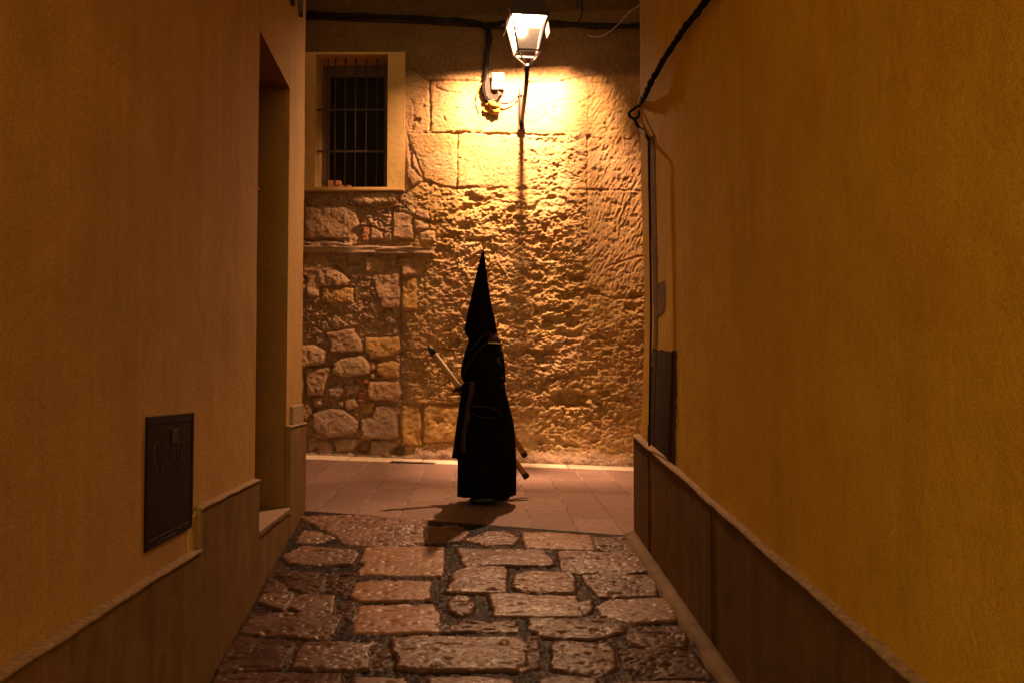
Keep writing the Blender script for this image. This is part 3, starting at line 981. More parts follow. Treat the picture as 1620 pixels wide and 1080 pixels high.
    # sunken bed of the rubble at the lower left
    bed = sstep(648, 636, wpx) * sstep(505, 525, wpy)
    H = H * (1 - .2 * bed) - 0.022 * bed
    stones(UPPER, -0.012)
    stones(RUBBLE, -0.036)
    for pts, w, dep in JOINTS:
        P = np.array(pts)
        m = (px > P[:, 0].min() - 9) & (px < P[:, 0].max() + 9) & (py > P[:, 1].min() - 9) & (py < P[:, 1].max() + 9)
        dd = seg_d(px[m] * .6 + wpx[m] * .4, py[m] * .6 + wpy[m] * .4, pts)
        ww = w * (1.0 + 0.6 * vn(X[m] * 18, Z[m] * 18, 91))
        H[m] -= dep * sstep(ww + 1.1, ww * .3, dd) * (0.75 + 0.5 * vn(X[m] * 9, Z[m] * 9, 92))
    for cx, cy, rx, ry, dep in CAV:
        m = (abs(px - cx) < rx * 2.2 + 4) & (abs(py - cy) < ry * 2.2 + 4)
        q = np.hypot((wpx[m] - cx) / rx, (wpy[m] - cy) / ry)
        H[m] -= dep * sstep(1.25, 0.55, q)
    # ledge of old timbers/stones at the left
    yl = 393 + 0.018 * (px - 480) + 1.2 * vn(X * 5, Z * 0, 95)
    inx = sstep(690, 684, px + 2 * vn(X * 30, Z * 30, 96))
    l1 = sstep(6.5, 5.0, np.abs(py - yl - 1.5 + 1.0 * vn(X * 14, Z * 14, 97)))
    l0 = sstep(3.0, 2.0, np.abs(py - yl + 7.5 + 1.2 * vn(X * 8, Z * 8, 98))) * sstep(560, 540, px + 10 * vn(X * 9, Z * 9, 99))
    lm = np.maximum(l1 * (0.075 + 0.02 * vn(X * 4, Z * 40, 93)), l0 * 0.05) * inx
    H = np.maximum(H, np.where(lm > 0.01, lm + 0.004 * vn(X * 10, Z * 90, 94), -1))
    kk = (np.clip(lm / 0.05, 0, 1))[..., None]
    C = C * (1 - kk) + np.array((0.40, 0.275, 0.19)) * kk
    # crumbling base
    bz = street_z(X, np.full_like(X, WALL_Y))
    hgt = Z - bz
    foot = sstep(0.20, 0.03, hgt + 0.06 * fbm(X * 4, Z * 4, 101)) * (px > 655) + sstep(0.08, 0.0, hgt) * (px <= 655)
    H = H * (1 - .6 * foot) + foot * (0.055 * sstep(.3, 0, hgt) + 0.016 * fbm(X * 15, Z * 15, 102) + 0.010 * ridged(X * 34, Z * 38, 103, 3))
    C = C * (1 - foot[..., None]) + np.array((0.40, 0.275, 0.22)) * (1 + 0.2 * fbm(X * 12, Z * 12, 104))[..., None] * foot[..., None]
    # flatten round the window surround
    mwin = sstep(0.05, 0.0, np.maximum(np.maximum(SX0 - X, X - SX1), np.maximum(SZ0 - Z, Z - SZ1)))
    H = H * (1 - mwin)
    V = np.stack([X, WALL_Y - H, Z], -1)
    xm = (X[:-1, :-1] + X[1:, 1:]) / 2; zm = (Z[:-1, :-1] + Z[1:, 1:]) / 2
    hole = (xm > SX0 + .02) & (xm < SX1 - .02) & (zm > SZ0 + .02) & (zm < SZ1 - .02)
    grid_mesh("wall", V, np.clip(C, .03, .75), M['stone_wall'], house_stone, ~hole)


stone_wall()

# roof far above; its unseen eaves were deepened to cut sky light
b = bmesh.new()
box(b, (-22, WALL_Y - 0.95, 17.0), (44, 0, 0), (0, 7, 0), (0, 0, 0.3))
bm_obj("roof", b, M['cap'], house_stone)
# unseen walls added across both street ends to block the sky glow
for x0 in (-15.0, 13.6):
    b = bmesh.new()
    box(b, (x0, 6.2, -1.5), (1.4, 0, 0), (0, WALL_Y - 6.2 - .06, 0), (0, 0, 18.4))
    bm_obj("light_blocker", b, M['blocker_wall'], house_stone)

# window: surround > frame, pane, grille bars
DEPTH = 0.42
yf = WALL_Y - 0.035                              # face of the surround
yb = WALL_Y + DEPTH
ix0, ix1, iz0, iz1 = OX0 + 0.03, OX1 - 0.0, OZ0, OZ1 - 0.03   # inner rectangle at the back
b = bmesh.new()
# four flat face strips, each a slab with thickness
for x0, x1, z0, z1 in ((SX0, OX0, SZ0, SZ1), (OX1, SX1, SZ0, SZ1), (OX0, OX1, OZ1, SZ1), (OX0, OX1, SZ0, OZ0)):
    if z1 - z0 < 0.004: continue
    box(b, (x0, yf, z0), (x1 - x0, 0, 0), (0, 0.10, 0), (0, 0, z1 - z0))
win = bm_obj("window", b, M['surround'], house_stone)
b = bmesh.new()


def quad(bm, *p): bm.faces.new([bm.verts.new(q) for q in p])


# reveals, as thick slabs behind the face
hexa(b, [(OX0 - .08, yf + .1, OZ0), (OX0, yf + .1, OZ0), (ix0, yb, OZ0), (ix0 - .1, yb, OZ0), (OX0 - .08, yf + .1, OZ1), (OX0, yf + .1, OZ1), (ix0, yb, OZ1), (ix0 - .1, yb, OZ1)])
hexa(b, [(OX1, yf + .1, OZ0), (OX1 + .08, yf + .1, OZ0), (ix1 + .1, yb, OZ0), (ix1, yb, OZ0), (OX1, yf + .1, OZ1), (OX1 + .08, yf + .1, OZ1), (ix1 + .1, yb, OZ1), (ix1, yb, OZ1)])
hexa(b, [(OX0 - .08, yf + .1, OZ1), (OX1 + .08, yf + .1, OZ1), (ix1 + .1, yb, iz1), (ix0 - .1, yb, iz1), (OX0 - .08, yf + .1, OZ1 + .09), (OX1 + .08, yf + .1, OZ1 + .09), (ix1 + .1, yb, iz1 + .12), (ix0 - .1, yb, iz1 + .12)])
hexa(b, [(OX0 - .08, yf + .1, OZ0 - .08), (OX1 + .08, yf + .1, OZ0 - .08), (ix1 + .1, yb, iz0 - .08), (ix0 - .1, yb, iz0 - .08), (OX0 - .08, yf + .1, OZ0), (OX1 + .08, yf + .1, OZ0), (ix1 + .1, yb, iz0), (ix0 - .1, yb, iz0)])
bm_obj("reveal", b, M['surround'], win).location = (0, 0, 0)
b = bmesh.new()
sl_ = at(470, 301, yf - .05); sr_ = at(641, 301, yf - .05)
box(b, (SX0 - .02, yf - .055, SZ0 - .03), (SX1 - SX0 + .025, 0, 0), (0, .08, 0), (0, 0, .028))
bm_obj("sill", b, M['surround'], win, bevel=.006)
# wooden frame and dark glass at the back of the opening
gx0, gx1 = ix0, ix1
b = bmesh.new()
fy = yb - 0.10
fw = 0.085
box(b, (gx0 - .06, fy, iz0), (fw + .06, 0, 0), (0, .07, 0), (0, 0, iz1 - iz0))
box(b, (gx1 - fw, fy, iz0), (fw + .06, 0, 0), (0, .07, 0), (0, 0, iz1 - iz0))
box(b, (gx0 + fw, fy + .002, iz1 - .14), (gx1 - gx0 - 2 * fw, 0, 0), (0, .06, 0), (0, 0, .14))
box(b, (gx0 + fw, fy + .002, iz0), (gx1 - gx0 - 2 * fw, 0, 0), (0, .06, 0), (0, 0, .06))
wf = bm_obj("window_frame", b, M['shutter'], win, bevel=.004)
b = bmesh.new()
box(b, (gx0 + fw - .01, fy + .03, iz0 + .05), (gx1 - gx0 - 2 * fw + .02, 0, 0), (0, .01, 0), (0, 0, iz1 - iz0 - .18))
bm_obj("pane", b, M['window_glass'], win)
# grille close to the face
gy = WALL_Y + 0.10
for x in (530, 546, 562, 579, 596):
    p = at(x, 200, gy)
    b = bmesh.new(); tube(b, [(p.x, gy, OZ0 - .01), (p.x, gy, OZ1 + .01)], .0085, 8)
    bm_obj("grille_bar", b, M['bar'], win, True)
p = at(519, 200, gy + .02)
b = bmesh.new(); tube(b, [(p.x, gy, OZ0 - .01), (p.x, gy, OZ1 + .01)], .0085, 8)
bm_obj("grille_bar", b, M['bar'], win, True)
for y in (174, 240):
    p = at(560, y, gy - .012)
    b = bmesh.new(); box(b, (OX0 - .02, gy - .019, p.z - .012), (OX1 - OX0 + .04, 0, 0), (0, .012, 0), (0, 0, .024))
    bm_obj("grille_rail", b, M['bar'], win)

# bricks left on the inner sill
for i, (x, y, w, lab) in enumerate(((522, 295, .26, "lower left brick of the small stack behind the window bars"),
                                    (546, 295, .22, "lower right brick of the small stack behind the window bars"),
                                    (532, 288, .22, "topmost brick of the small stack behind the window bars"))):
    p = at(x, y, WALL_Y + .2)
    b = bmesh.new()
    zz = OZ0 + (0.001 if i < 2 else 0.063)
    x0 = p.x - .10 + (.0 if i != 1 else .02)
    box(b, (x0, WALL_Y + .15, zz), (w * .72, .012 * (i - 1), 0), (0, .11, 0), (0, 0, .06))
    o = bm_obj("brick", b, M['brick'], None, bevel=.006)
    tag(o, lab, "brick", "bricks stacked inside the barred window")

# ================================================================== houses either side of the alley
WOFF = -0.03                                     # wall lies behind the plinth face
TOP = 17.0  # house tops out of view, raised to cut light from overhead
LEN = -9.2


def plane_pt(P0, N, s, z, off):
    p = P0 + N * off + AD * s
    return Vector((p.x, p.y, z))


def wall_panel(name, P0, N, sgrid, zgrid, off, mat, parent, holes=(), und=0.004, seed=1, lean=None):
    s = np.array(sgrid); z = np.array(zgrid)
    S, Z = np.meshgrid(s, z, indexing='ij')
    h = off + und * fbm(S * 1.1 + seed, Z * 1.1, seed) + und * .5 * fbm(S * 4, Z * 4, seed + 5)
    if lean is not None: h = h + lean(S, Z)
    V = np.stack([P0.x + N.x * h + AD.x * S, P0.y + N.y * h + AD.y * S, Z], -1)
    keep = np.ones((len(s) - 1, len(z) - 1), bool)
    sm = (s[:-1] + s[1:]) / 2; zm = (z[:-1] + z[1:]) / 2
    for s0, s1, z0, z1 in holes:
        keep &= ~(((sm > s0) & (sm < s1))[:, None] & ((zm > z0) & (zm < z1))[None])
    return grid_mesh(name, V, None, mat, parent, keep)


def gridline(a, b, step, extra=()):
    g = list(np.arange(a, b, step)) + [b]
    for e in extra:
        g = [q for q in g if abs(q - e) > step * .3] + [e]
    return sorted(g)


# ---- left house
hl_loc = plane_pt(PL, NL, -3.0, zL0 - .5, 0)
hl = empty("house", hl_loc, "tan plastered house on the left of the alley with a deep doorway", "house")
dn, dz_top0 = wall_hit(411, 52, PL, NL, WOFF)
df, dz_top1 = wall_hit(458.5, 137, PL, NL, WOFF)
dz_top = (dz_top0 + dz_top1) / 2
_, tz = wall_hit(407, 846, PL, NL, 0.0)
_, tz2 = wall_hit(452, 802, PL, NL, 0.0)
tz = (tz + tz2) / 2
lw = wall_panel("wall", PL, NL, gridline(LEN, 0, .12, (dn, df)), gridline(-2.0, TOP, .12, (tz, dz_top)), WOFF, M['ochre_left'], hl,
                holes=((dn, df, tz, dz_top),), seed=3)
# street face of the house and its back, to make it a solid
b = bmesh.new()
c0 = plane_pt(PL, NL, 0, 0, WOFF)
hexa(b, [(c0.x, c0.y, -1), (c0.x - 20, c0.y - .02, -1), (c0.x - 20, c0.y + .0, -1), (c0.x - .002, c0.y + .002, -1),
         (c0.x, c0.y, TOP), (c0.x - 20, c0.y - .02, TOP), (c0.x - 20, c0.y + .0, TOP), (c0.x - .002, c0.y + .002, TOP)])
bm_obj("street_front", b, M['ochre_left'], hl)
b = bmesh.new()
q0 = plane_pt(PL, NL, LEN, 0, WOFF)
hexa(b, [(q0.x + .75, q0.y, TOP), (c0.x + .75, c0.y + .7, TOP), (c0.x - 20, c0.y + .7, TOP), (q0.x - 20, q0.y, TOP),
         (q0.x + .75, q0.y, TOP + .25), (c0.x + .75, c0.y + .7, TOP + .25), (c0.x - 20, c0.y + .7, TOP + .25), (q0.x - 20, q0.y, TOP + .25)])
bm_obj("roof", b, M['cap'], hl)  # overhang widened over the alley to narrow the strip of sky light
# doorway: reveals, soffit, threshold, door
RD = 0.42
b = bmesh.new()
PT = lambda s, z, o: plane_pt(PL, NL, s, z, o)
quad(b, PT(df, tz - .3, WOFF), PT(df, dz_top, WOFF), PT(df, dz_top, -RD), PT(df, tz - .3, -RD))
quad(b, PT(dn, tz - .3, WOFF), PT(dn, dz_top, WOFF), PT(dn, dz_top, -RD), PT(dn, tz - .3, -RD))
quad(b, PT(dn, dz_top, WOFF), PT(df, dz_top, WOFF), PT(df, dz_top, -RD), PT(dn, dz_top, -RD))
bm_obj("reveal", b, mat_plaster('shaded_jamb_plaster', (0.25, 0.125, 0.036), (0.29, 0.148, 0.045)), hl)  # jamb plaster made darker than the wall to stand for the recess's shade
b = bmesh.new()
hexa(b, [PT(dn + .002, tz - .03, .006), PT(df - .002, tz - .03, .006), PT(df - .002, tz - .03, -RD), PT(dn + .002, tz - .03, -RD),
         PT(dn + .002, tz, .006), PT(df - .002, tz, .006), PT(df - .002, tz + .02, -RD), PT(dn + .002, tz + .02, -RD)])
bm_obj("threshold", b, M['threshold'], hl, bevel=.008)
b = bmesh.new()
hexa(b, [PT(dn, tz, -RD + .002), PT(df, tz, -RD + .002), PT(df, tz, -RD - .06), PT(dn, tz, -RD - .06),
         PT(dn, dz_top, -RD + .002), PT(df, dz_top, -RD + .002), PT(df, dz_top, -RD - .06), PT(dn, dz_top, -RD - .06)])
for k in range(2):
    for j in range(3):
        w = (df - dn) / 2; hh = (dz_top - tz) / 3
        hexa(b, [PT(dn + k * w + .08, tz + j * hh + .08, -RD + .014), PT(dn + (k + 1) * w - .08, tz + j * hh + .08, -RD + .014), PT(dn + (k + 1) * w - .08, tz + j * hh + .08, -RD + .003), PT(dn + k * w + .08, tz + j * hh + .08, -RD + .003),
                 PT(dn + k * w + .08, tz + (j + 1) * hh - .08, -RD + .014), PT(dn + (k + 1) * w - .08, tz + (j + 1) * hh - .08, -RD + .014), PT(dn + (k + 1) * w - .08, tz + (j + 1) * hh - .08, -RD + .003), PT(dn + k * w + .08, tz + (j + 1) * hh - .08, -RD + .003)])
door = bm_obj("door", b, M['door'], hl)
b = bmesh.new(); tube(b, [PT(dn + .12, tz + .95, -RD + .03), PT(dn + .12, tz + 1.1, -RD + .03)], .012)
bm_obj("handle", b, M['iron'], door)


def ragged(n, seed, amp):
    return [amp * float(vn(np.array([k * .9]), np.array([seed * 1.7]), seed)[0]) for k in range(n)]


def plinth(P0, N, s0, s1, ztop0, ztop1, face, back, mat, capmat, parent, seed, zb=-2.0, step=.07, capw=.012, ends=True):
    """slab under the plaster with a rough mortar fillet along its top"""
    n = max(2, int((s1 - s0) / step))
    V = []; Fc = []; VC = []; FC = []
    for i in range(n + 1):
        t = i / n; s = s0 + (s1 - s0) * t
        zt = ztop0 + (ztop1 - ztop0) * t + .004 * float(vn(np.array([s * 7]), np.array([seed * 1.3]), seed)[0])
        f = face + .005 * float(vn(np.array([s * 2]), np.array([.5 + seed]), seed + 3)[0])
        V += [plane_pt(P0, N, s, zb, f), plane_pt(P0, N, s, zt, f), plane_pt(P0, N, s, zt, back), plane_pt(P0, N, s, zb, back)]
        j1 = .003 * float(vn(np.array([s * 16]), np.array([seed + .5]), seed + 9)[0])
        j2 = .003 * float(vn(np.array([s * 23]), np.array([seed + .2]), seed + 8)[0])
        VC += [plane_pt(P0, N, s, zt - .006 - abs(j1), f + .006 + j2 * .4), plane_pt(P0, N, s, zt + .004 + j1 * .5, f + .004 + j2), plane_pt(P0, N, s, zt + capw + j1, back + .002 + .3 * abs(j2)), plane_pt(P0, N, s, zt - .01, back - .01)]
    for i in range(n):
        a = 4 * i; c = a + 4
        for k in range(4):
            q = (a + k, a + (k + 1) % 4, c + (k + 1) % 4, c + k)
            Fc.append(q); FC.append(q)
    e = 4 * n
    Fc += [(3, 2, 1, 0), (e, e + 1, e + 2, e + 3)]; FC += [(3, 2, 1, 0), (e, e + 1, e + 2, e + 3)]
    p = mesh_obj("plinth", V, Fc, mat, parent, False)
    c = mesh_obj("mortar_fillet", VC, FC, capmat, p, True)
    return p


s_step, zlow = wall_hit(305, 877, PL, NL, 0.0)
_, zlow0 = wall_hit(0, 1064, PL, NL, 0.0)
s_up0, zup = wall_hit(318, 803, PL, NL, 0.0)
_, zup1 = wall_hit(405, 761, PL, NL, 0.0)
s_fp, zfp = wall_hit(455, 676, PL, NL, 0.0)
BK = WOFF - .01
plinth(PL, NL, LEN, s_up0, zlow0, zlow, 0.0, BK, M['plinth'], M['cap'], hl, 5)
plinth(PL, NL, s_up0 + .001, dn, (zup + zup1) / 2, (zup + zup1) / 2, 0.0, BK, M['plinth'], M['cap'], hl, 6)
plinth(PL, NL, dn + .001, df - .001, tz - .036, tz - .036, -0.002, -.38, M['plinth'], M['plinth'], hl, 7, capw=.0)
plinth(PL, NL, df, 0.012, zfp, zfp, 0.004, BK, M['plinth'], M['cap'], hl, 8)
# raised end block on the far plinth and the little return beside the hatch
b = bmesh.new()
e0, ez0 = wall_hit(465, 668, PL, NL, 0.0); _, ez1 = wall_hit(465, 642, PL, NL, 0.0)
hexa(b, [PT(e0, zfp - .01, -.004), PT(-.05, zfp - .01, -.004), PT(-.05, zfp - .01, BK), PT(e0, zfp - .01, BK),
         PT(e0, ez1, -.010), PT(-.05, ez1 + .01, -.010), PT(-.05, ez1 + .01, BK), PT(e0, ez1, BK)])
bm_obj("plinth_block", b, M['cap'], hl, bevel=.01)
b = bmesh.new()
hexa(b, [PT(s_step + .012, zlow - .01, -.022), PT(s_up0 - .001, zlow - .01, -.014), PT(s_up0 - .001, zlow - .01, BK), PT(s_step + .012, zlow - .01, BK),
         PT(s_step + .03, zup - .05, -.024), PT(s_up0 - .001, zup - .01, -.016), PT(s_up0 - .001, zup - .01, BK), PT(s_step + .03, zup - .05, BK)])
bm_obj("plinth_return", b, M['ochre_left'], hl, bevel=.008)

# faint straight ridge across the upper wall
b = bmesh.new()
pts = []
for x, y in ((125, 45), (200, 118), (290, 195), (350, 248), (411, 300)):
    s, z = wall_hit(x, y, PL, NL, WOFF)
    pts.append(PT(s, z, WOFF - .0032))
tube(b, smooth_path(pts, 5), .0045, 6)
bm_obj("wall_ridge", b, M['ochre_left'], hl, True)

# metal utility hatch
h0, hzt0 = wall_hit(230.5, 661, PL, NL, WOFF); h1, hzt1 = wall_hit(304.5, 650, PL, NL, WOFF)
_, hzb0 = wall_hit(228.5, 871, PL, NL, WOFF); _, hzb1 = wall_hit(304, 833, PL, NL, WOFF)
zt_, zb_ = (hzt0 + hzt1) / 2, (hzb0 + hzb1) / 2
b = bmesh.new()
fw = .035
o0 = WOFF - .005; o1 = WOFF + .009


def slab(b, s0, s1, z0, z1, oa, ob):
    hexa(b, [PT(s0, z0, ob), PT(s1, z0, ob), PT(s1, z0, oa), PT(s0, z0, oa), PT(s0, z1, ob), PT(s1, z1, ob), PT(s1, z1, oa), PT(s0, z1, oa)])


slab(b, h0, h0 + fw, zb_, zt_, o0, o1); slab(b, h1 - fw, h1, zb_, zt_, o0, o1)
slab(b, h0 + fw, h1 - fw, zt_ - fw, zt_, o0, o1 - .001); slab(b, h0 + fw, h1 - fw, zb_, zb_ + fw, o0, o1 - .001)
hatch = bm_obj("utility_hatch", b, M['hatch'], hl, bevel=.003)
b = bmesh.new(); slab(b, h0 + fw, h1 - fw, zb_ + fw, zt_ - fw, o0, WOFF + .006)
hd = bm_obj("hatch_door", b, M['hatch'], hatch)
b = bmesh.new()
slab(b, (h0 + h1) / 2 - .01, (h0 + h1) / 2 + .07, zt_ - .115, zt_ - .06, WOFF + .006, WOFF + .012)
bm_obj("lock", b, M['iron'], hatch, bevel=.004)
b = bmesh.new()
SC = [[(128, 270), (112, 290), (108, 380), (122, 460), (130, 470)], [(128, 270), (140, 285)], [(140, 300), (150, 450), (165, 455), (172, 430)],
      [(185, 290), (172, 340), (178, 410), (195, 395), (200, 320), (188, 290)], [(205, 285), (215, 350), (228, 370), (240, 300)], [(240, 300), (245, 360), (240, 440)],
      [(228, 370), (250, 400), (275, 445)], [(255, 420), (262, 400)], [(275, 275), (295, 265), (303, 310), (298, 380), (285, 400), (275, 350), (278, 280)], [(100, 310), (104, 420)], [(118, 470), (124, 440)]]
for pl in SC:
    pts = []
    for x, y in pl:
        s, z = wall_hit(220 + x / 4.5, 640 + y / 4.5, PL, NL, WOFF + .006)
        pts.append(PT(s, z, WOFF + .0065))
    tube(b, smooth_path(pts, 4), .0026, 5)
bm_obj("scratched_scrawl", b, M['scratch'], hatch, True)
for x0, x1, y0, y1 in ((130, 260, 975, 905), (265, 300, 885, 870), (320, 345, 855, 842)):
    pts = []
    for x, y in ((x0, y0), (x1, y1)):
        q, z = wall_hit(220 + x / 4.5, 640 + y / 4.5, PL, NL, WOFF + .006)
        pts.append(PT(q, z, WOFF + .0075))
    b = bmesh.new(); tube(b, pts, .0022, 5)
    bm_obj("worn_edge", b, M['scratch'], hatch, True)

# two iron brackets at the top near the corner
for (x0, y0, x1, y1, w, lab) in ((476, -30, 479, 28, .04, "longer iron bracket on the tan wall right by the street corner"),
                                 (463, -30, 466, 10, .04, "shorter iron bracket on the tan wall, left of the longer one")):
    s0, z0 = wall_hit(x0, y0, PL, NL, WOFF + .03); s1, z1 = wall_hit(x1, y1, PL, NL, WOFF + .03)
    b = bmesh.new()
    hexa(b, [PT(s1 - w, z1 + .03, WOFF + .035), PT(s1, z1, WOFF + .035), PT(s1, z1, WOFF + .002), PT(s1 - w, z1 + .03, WOFF + .002),
             PT(s1 - w, z0, WOFF + .035), PT(s1, z0, WOFF + .035), PT(s1, z0, WOFF + .002), PT(s1 - w, z0, WOFF + .002)])
    hexa(b, [PT(s1 - w * 1.6, z1 + .12, WOFF + .012), PT(s1 - w, z1 + .12, WOFF + .012), PT(s1 - w, z1 + .12, WOFF + .002), PT(s1 - w * 1.6, z1 + .12, WOFF + .002),
             PT(s1 - w * 1.6, z0, WOFF + .012), PT(s1 - w, z0, WOFF + .012), PT(s1 - w, z0, WOFF + .002), PT(s1 - w * 1.6, z0, WOFF + .002)])
    tag(bm_obj("wall_bracket", b, M['lantern_iron'], None, bevel=.003), lab, "bracket", "brackets at the top of the left wall")

# ---- right house
hr = empty("house", plane_pt(PR, NR, -2.5, zR0 - .5, 0), "yellow ochre house on the right of the alley with a grey cement plinth", "house")
QT = lambda s, z, o: plane_pt(PR, NR, s, z, o)
# right wall corner bulges a little: the plaster edge follows the photograph
edge_px = [(0, 1012.5), (200, 1013.5), (300, 1014.5), (400, 1018), (480, 1020), (540, 1019.5), (600, 1017), (690, 1014)]
ez = []; eo = []
Rcor = PR + NR * WOFF
for y, x in edge_px:
    p = at(x, y, Rcor.y)
    ez.append(p.z); eo.append((p - Rcor).dot(NR))
ez = np.array(ez)[::-1]; eo = np.array(eo)[::-1]


def lean_r(S, Z):
    return np.interp(Z, ez, eo) * sstep(-1.6, 0.0, S)


wall_panel("wall", PR, NR, gridline(LEN, 0, .08), gridline(-2.0, TOP, .08), WOFF, M['ochre_right'], hr, seed=11, lean=lean_r)
b = bmesh.new()
zz = sorted(list(ez) + [-1.0, TOP])
prev = None
for z in zz:
    o = float(np.interp(z, ez, eo)) + WOFF
    p = QT(0, z, o); v0 = b.verts.new(p); v1 = b.verts.new((p.x + 20, p.y + .02, z))
    if prev: b.faces.new((prev[0], v0, v1, prev[1]))
    prev = (v0, v1)
bm_obj("street_front", b, M['ochre_right'], hr)
b = bmesh.new()
q0 = QT(LEN, TOP, 0); q1 = QT(0, TOP, 0)
hexa(b, [(q0.x - .75, q0.y, TOP + .26), (q0.x + 20, q0.y, TOP + .01), (q1.x + 20, q1.y + .7, TOP + .01), (q1.x - .75, q1.y + .7, TOP + .26),
         (q0.x - .75, q0.y, TOP + .5), (q0.x + 20, q0.y, TOP + .3), (q1.x + 20, q1.y + .7, TOP + .3), (q1.x - .75, q1.y + .7, TOP + .5)])
bm_obj("roof", b, M['cap'], hr)  # unseen overhang, widened like the left one to hold back sky light
_, rz0 = wall_hit(1013, 692, PR, NR, 0.0)
s_r1, rz1 = wall_hit(1300, 952, PR, NR, 0.0)
slope = (rz0 - rz1) / (0 - s_r1)
rp = plinth(PR, NR, LEN, 0.0, rz0 + slope * LEN, rz0, 0.0, BK, M['plinth_r'], M['cap'], hr, 21, zb=-3.5, capw=.016)
# thin vertical seams between the cement panels
for x in (1027, 1126):
    s, _ = wall_hit(x, 820, PR, NR, 0.0)
    zt = rz0 + slope * s - .012; zb = float(edge_z(zR0, slR, s, sR)) - .02
    b = bmesh.new()
    hexa(b, [QT(s, zb, .0055), QT(s + .004, zb, .0055), QT(s + .004, zb, -.01), QT(s, zb, -.01), QT(s, zt, .0055), QT(s + .004, zt, .0055), QT(s + .004, zt, -.01), QT(s, zt, -.01)])
    bm_obj("seam", b, M['bare'], rp)
# patches where the plaster is gone
PATCH = [[(1029, 556), (1038, 553), (1052, 556), (1066, 554), (1066, 640), (1065, 700), (1065, 742), (1048, 727), (1029, 712)],
         [(1031, 447), (1044, 445), (1045, 470), (1042, 492), (1031, 500)],
         [(1021, 549), (1028, 552), (1028, 711), (1018, 698), (1019.5, 600)],
         [(1016, 222), (1027, 214), (1028, 300), (1028.5, 400), (1028.5, 548), (1022, 546), (1022, 480), (1020, 400), (1016.5, 300)]]
for k, pp in enumerate(PATCH):
    b = bmesh.new(); fr = []; bk = []
    n = len(pp)
    for i in range(n):
        x0, y0 = pp[i]; x1, y1 = pp[(i + 1) % n]
        m = max(1, int(math.hypot(x1 - x0, y1 - y0) / 4))
        for j in range(m):
            t = j / m
            jx = random.uniform(-.8, .8); jy = random.uniform(-1, 1)
            s, z = wall_hit(x0 + (x1 - x0) * t + jx, y0 + (y1 - y0) * t + jy, PR, NR, WOFF + .01)
            ln = float(lean_r(np.array(s), np.array(z)))
            fr.append(b.verts.new(QT(s, z, WOFF + .0045 + ln))); bk.append(b.verts.new(QT(s, z, WOFF - .02 + ln)))
    b.faces.new(fr)
    m = len(fr)
    for i in range(m): b.faces.new((fr[i], bk[i], bk[(i + 1) % m], fr[(i + 1) % m]))
    bmesh.ops.triangulate(b, faces=[f for f in b.faces if len(f.verts) > 4])
    bm_obj("bare_patch", b, M['bare'] if k in (0, 2) else M['plinth'], hr)
# limewash streaks by the corner
LW = M['cap']

# gutter kerb beside the right plinth
V = []; Fc = []
sg = np.arange(LEN, 0.001, .06)
for i, s in enumerate(sg):
    zg = float(alley_z(WID, s + SHIFT))
    w = .085 + .010 * float(vn(np.array([s * 5]), np.array([.3]), 8)[0]) + .012 * float(vn(np.array([s * 14]), np.array([.3]), 9)[0])
    V += [QT(s, zg - .05, w), QT(s, zg + .022, w - .008), QT(s, zg + .045, .004), QT(s, zg - .05, .004)]
for i in range(len(sg) - 1):
    a = 4 * i; c = a + 4
    for k in range(3): Fc.append((a + k, a + k + 1, c + k + 1, c + k))
kb = mesh_obj("kerb", V, Fc, mat_concrete("gutter_cement", (0.19, 0.125, 0.08), .2), None, True)
tag(kb, kind="structure")

# ================================================================== street lantern
LY = WALL_Y - 0.85
LROT = R(8)
lc = at(834, 60, LY)
LX = lc.x


def zpx(py, Y=LY): return at(834, py, Y).z


z_rim, z_bot, z_apex = zpx(32), zpx(85), zpx(103)
z_lamp = z_rim + 0.137
cu_, su_ = math.cos(LROT), math.sin(LROT)


def LP(u, v, z):
    """lantern frame: u right, v towards the wall"""
    return Vector((LX + u * cu_ - v * su_, LY + u * su_ + v * cu_, z))


plate_p = at(825, 203, WALL_Y - .03)
lan = empty("street_lantern", (plate_p.x, WALL_Y, plate_p.z), "lit four-sided iron street lantern on a bracket arm on the stone wall", "street lamp")
RW, BW = .205, .125                               # half widths at the rim and at the foot
cs = ((-1, -1), (1, -1), (1, 1), (-1, 1))
b = bmesh.new()
for sx, sy in cs:
    bar(b, LP(sx * RW, sy * RW, z_rim), LP(sx * BW, sy * BW, z_bot), .020, .020)
for k in range(4):
    (a0, b0), (a1, b1) = cs[k], cs[(k + 1) % 4]
    bar(b, LP(a0 * RW, b0 * RW, z_rim), LP(a1 * RW, b1 * RW, z_rim), .022, .030)
    bar(b, LP(a0 * BW, b0 * BW, z_bot), LP(a1 * BW, b1 * BW, z_bot), .016, .020)
    bar(b, LP(a0 * BW, b0 * BW, z_bot), LP(a0 * .018, b0 * .018, z_apex), .013, .013)
    bar(b, LP(a0 * BW, b0 * BW, z_bot), LP(a0 * (BW + .022), b0 * (BW + .022), z_bot - .03), .012)
bm_obj("frame", b, M['lantern_iron'], lan)
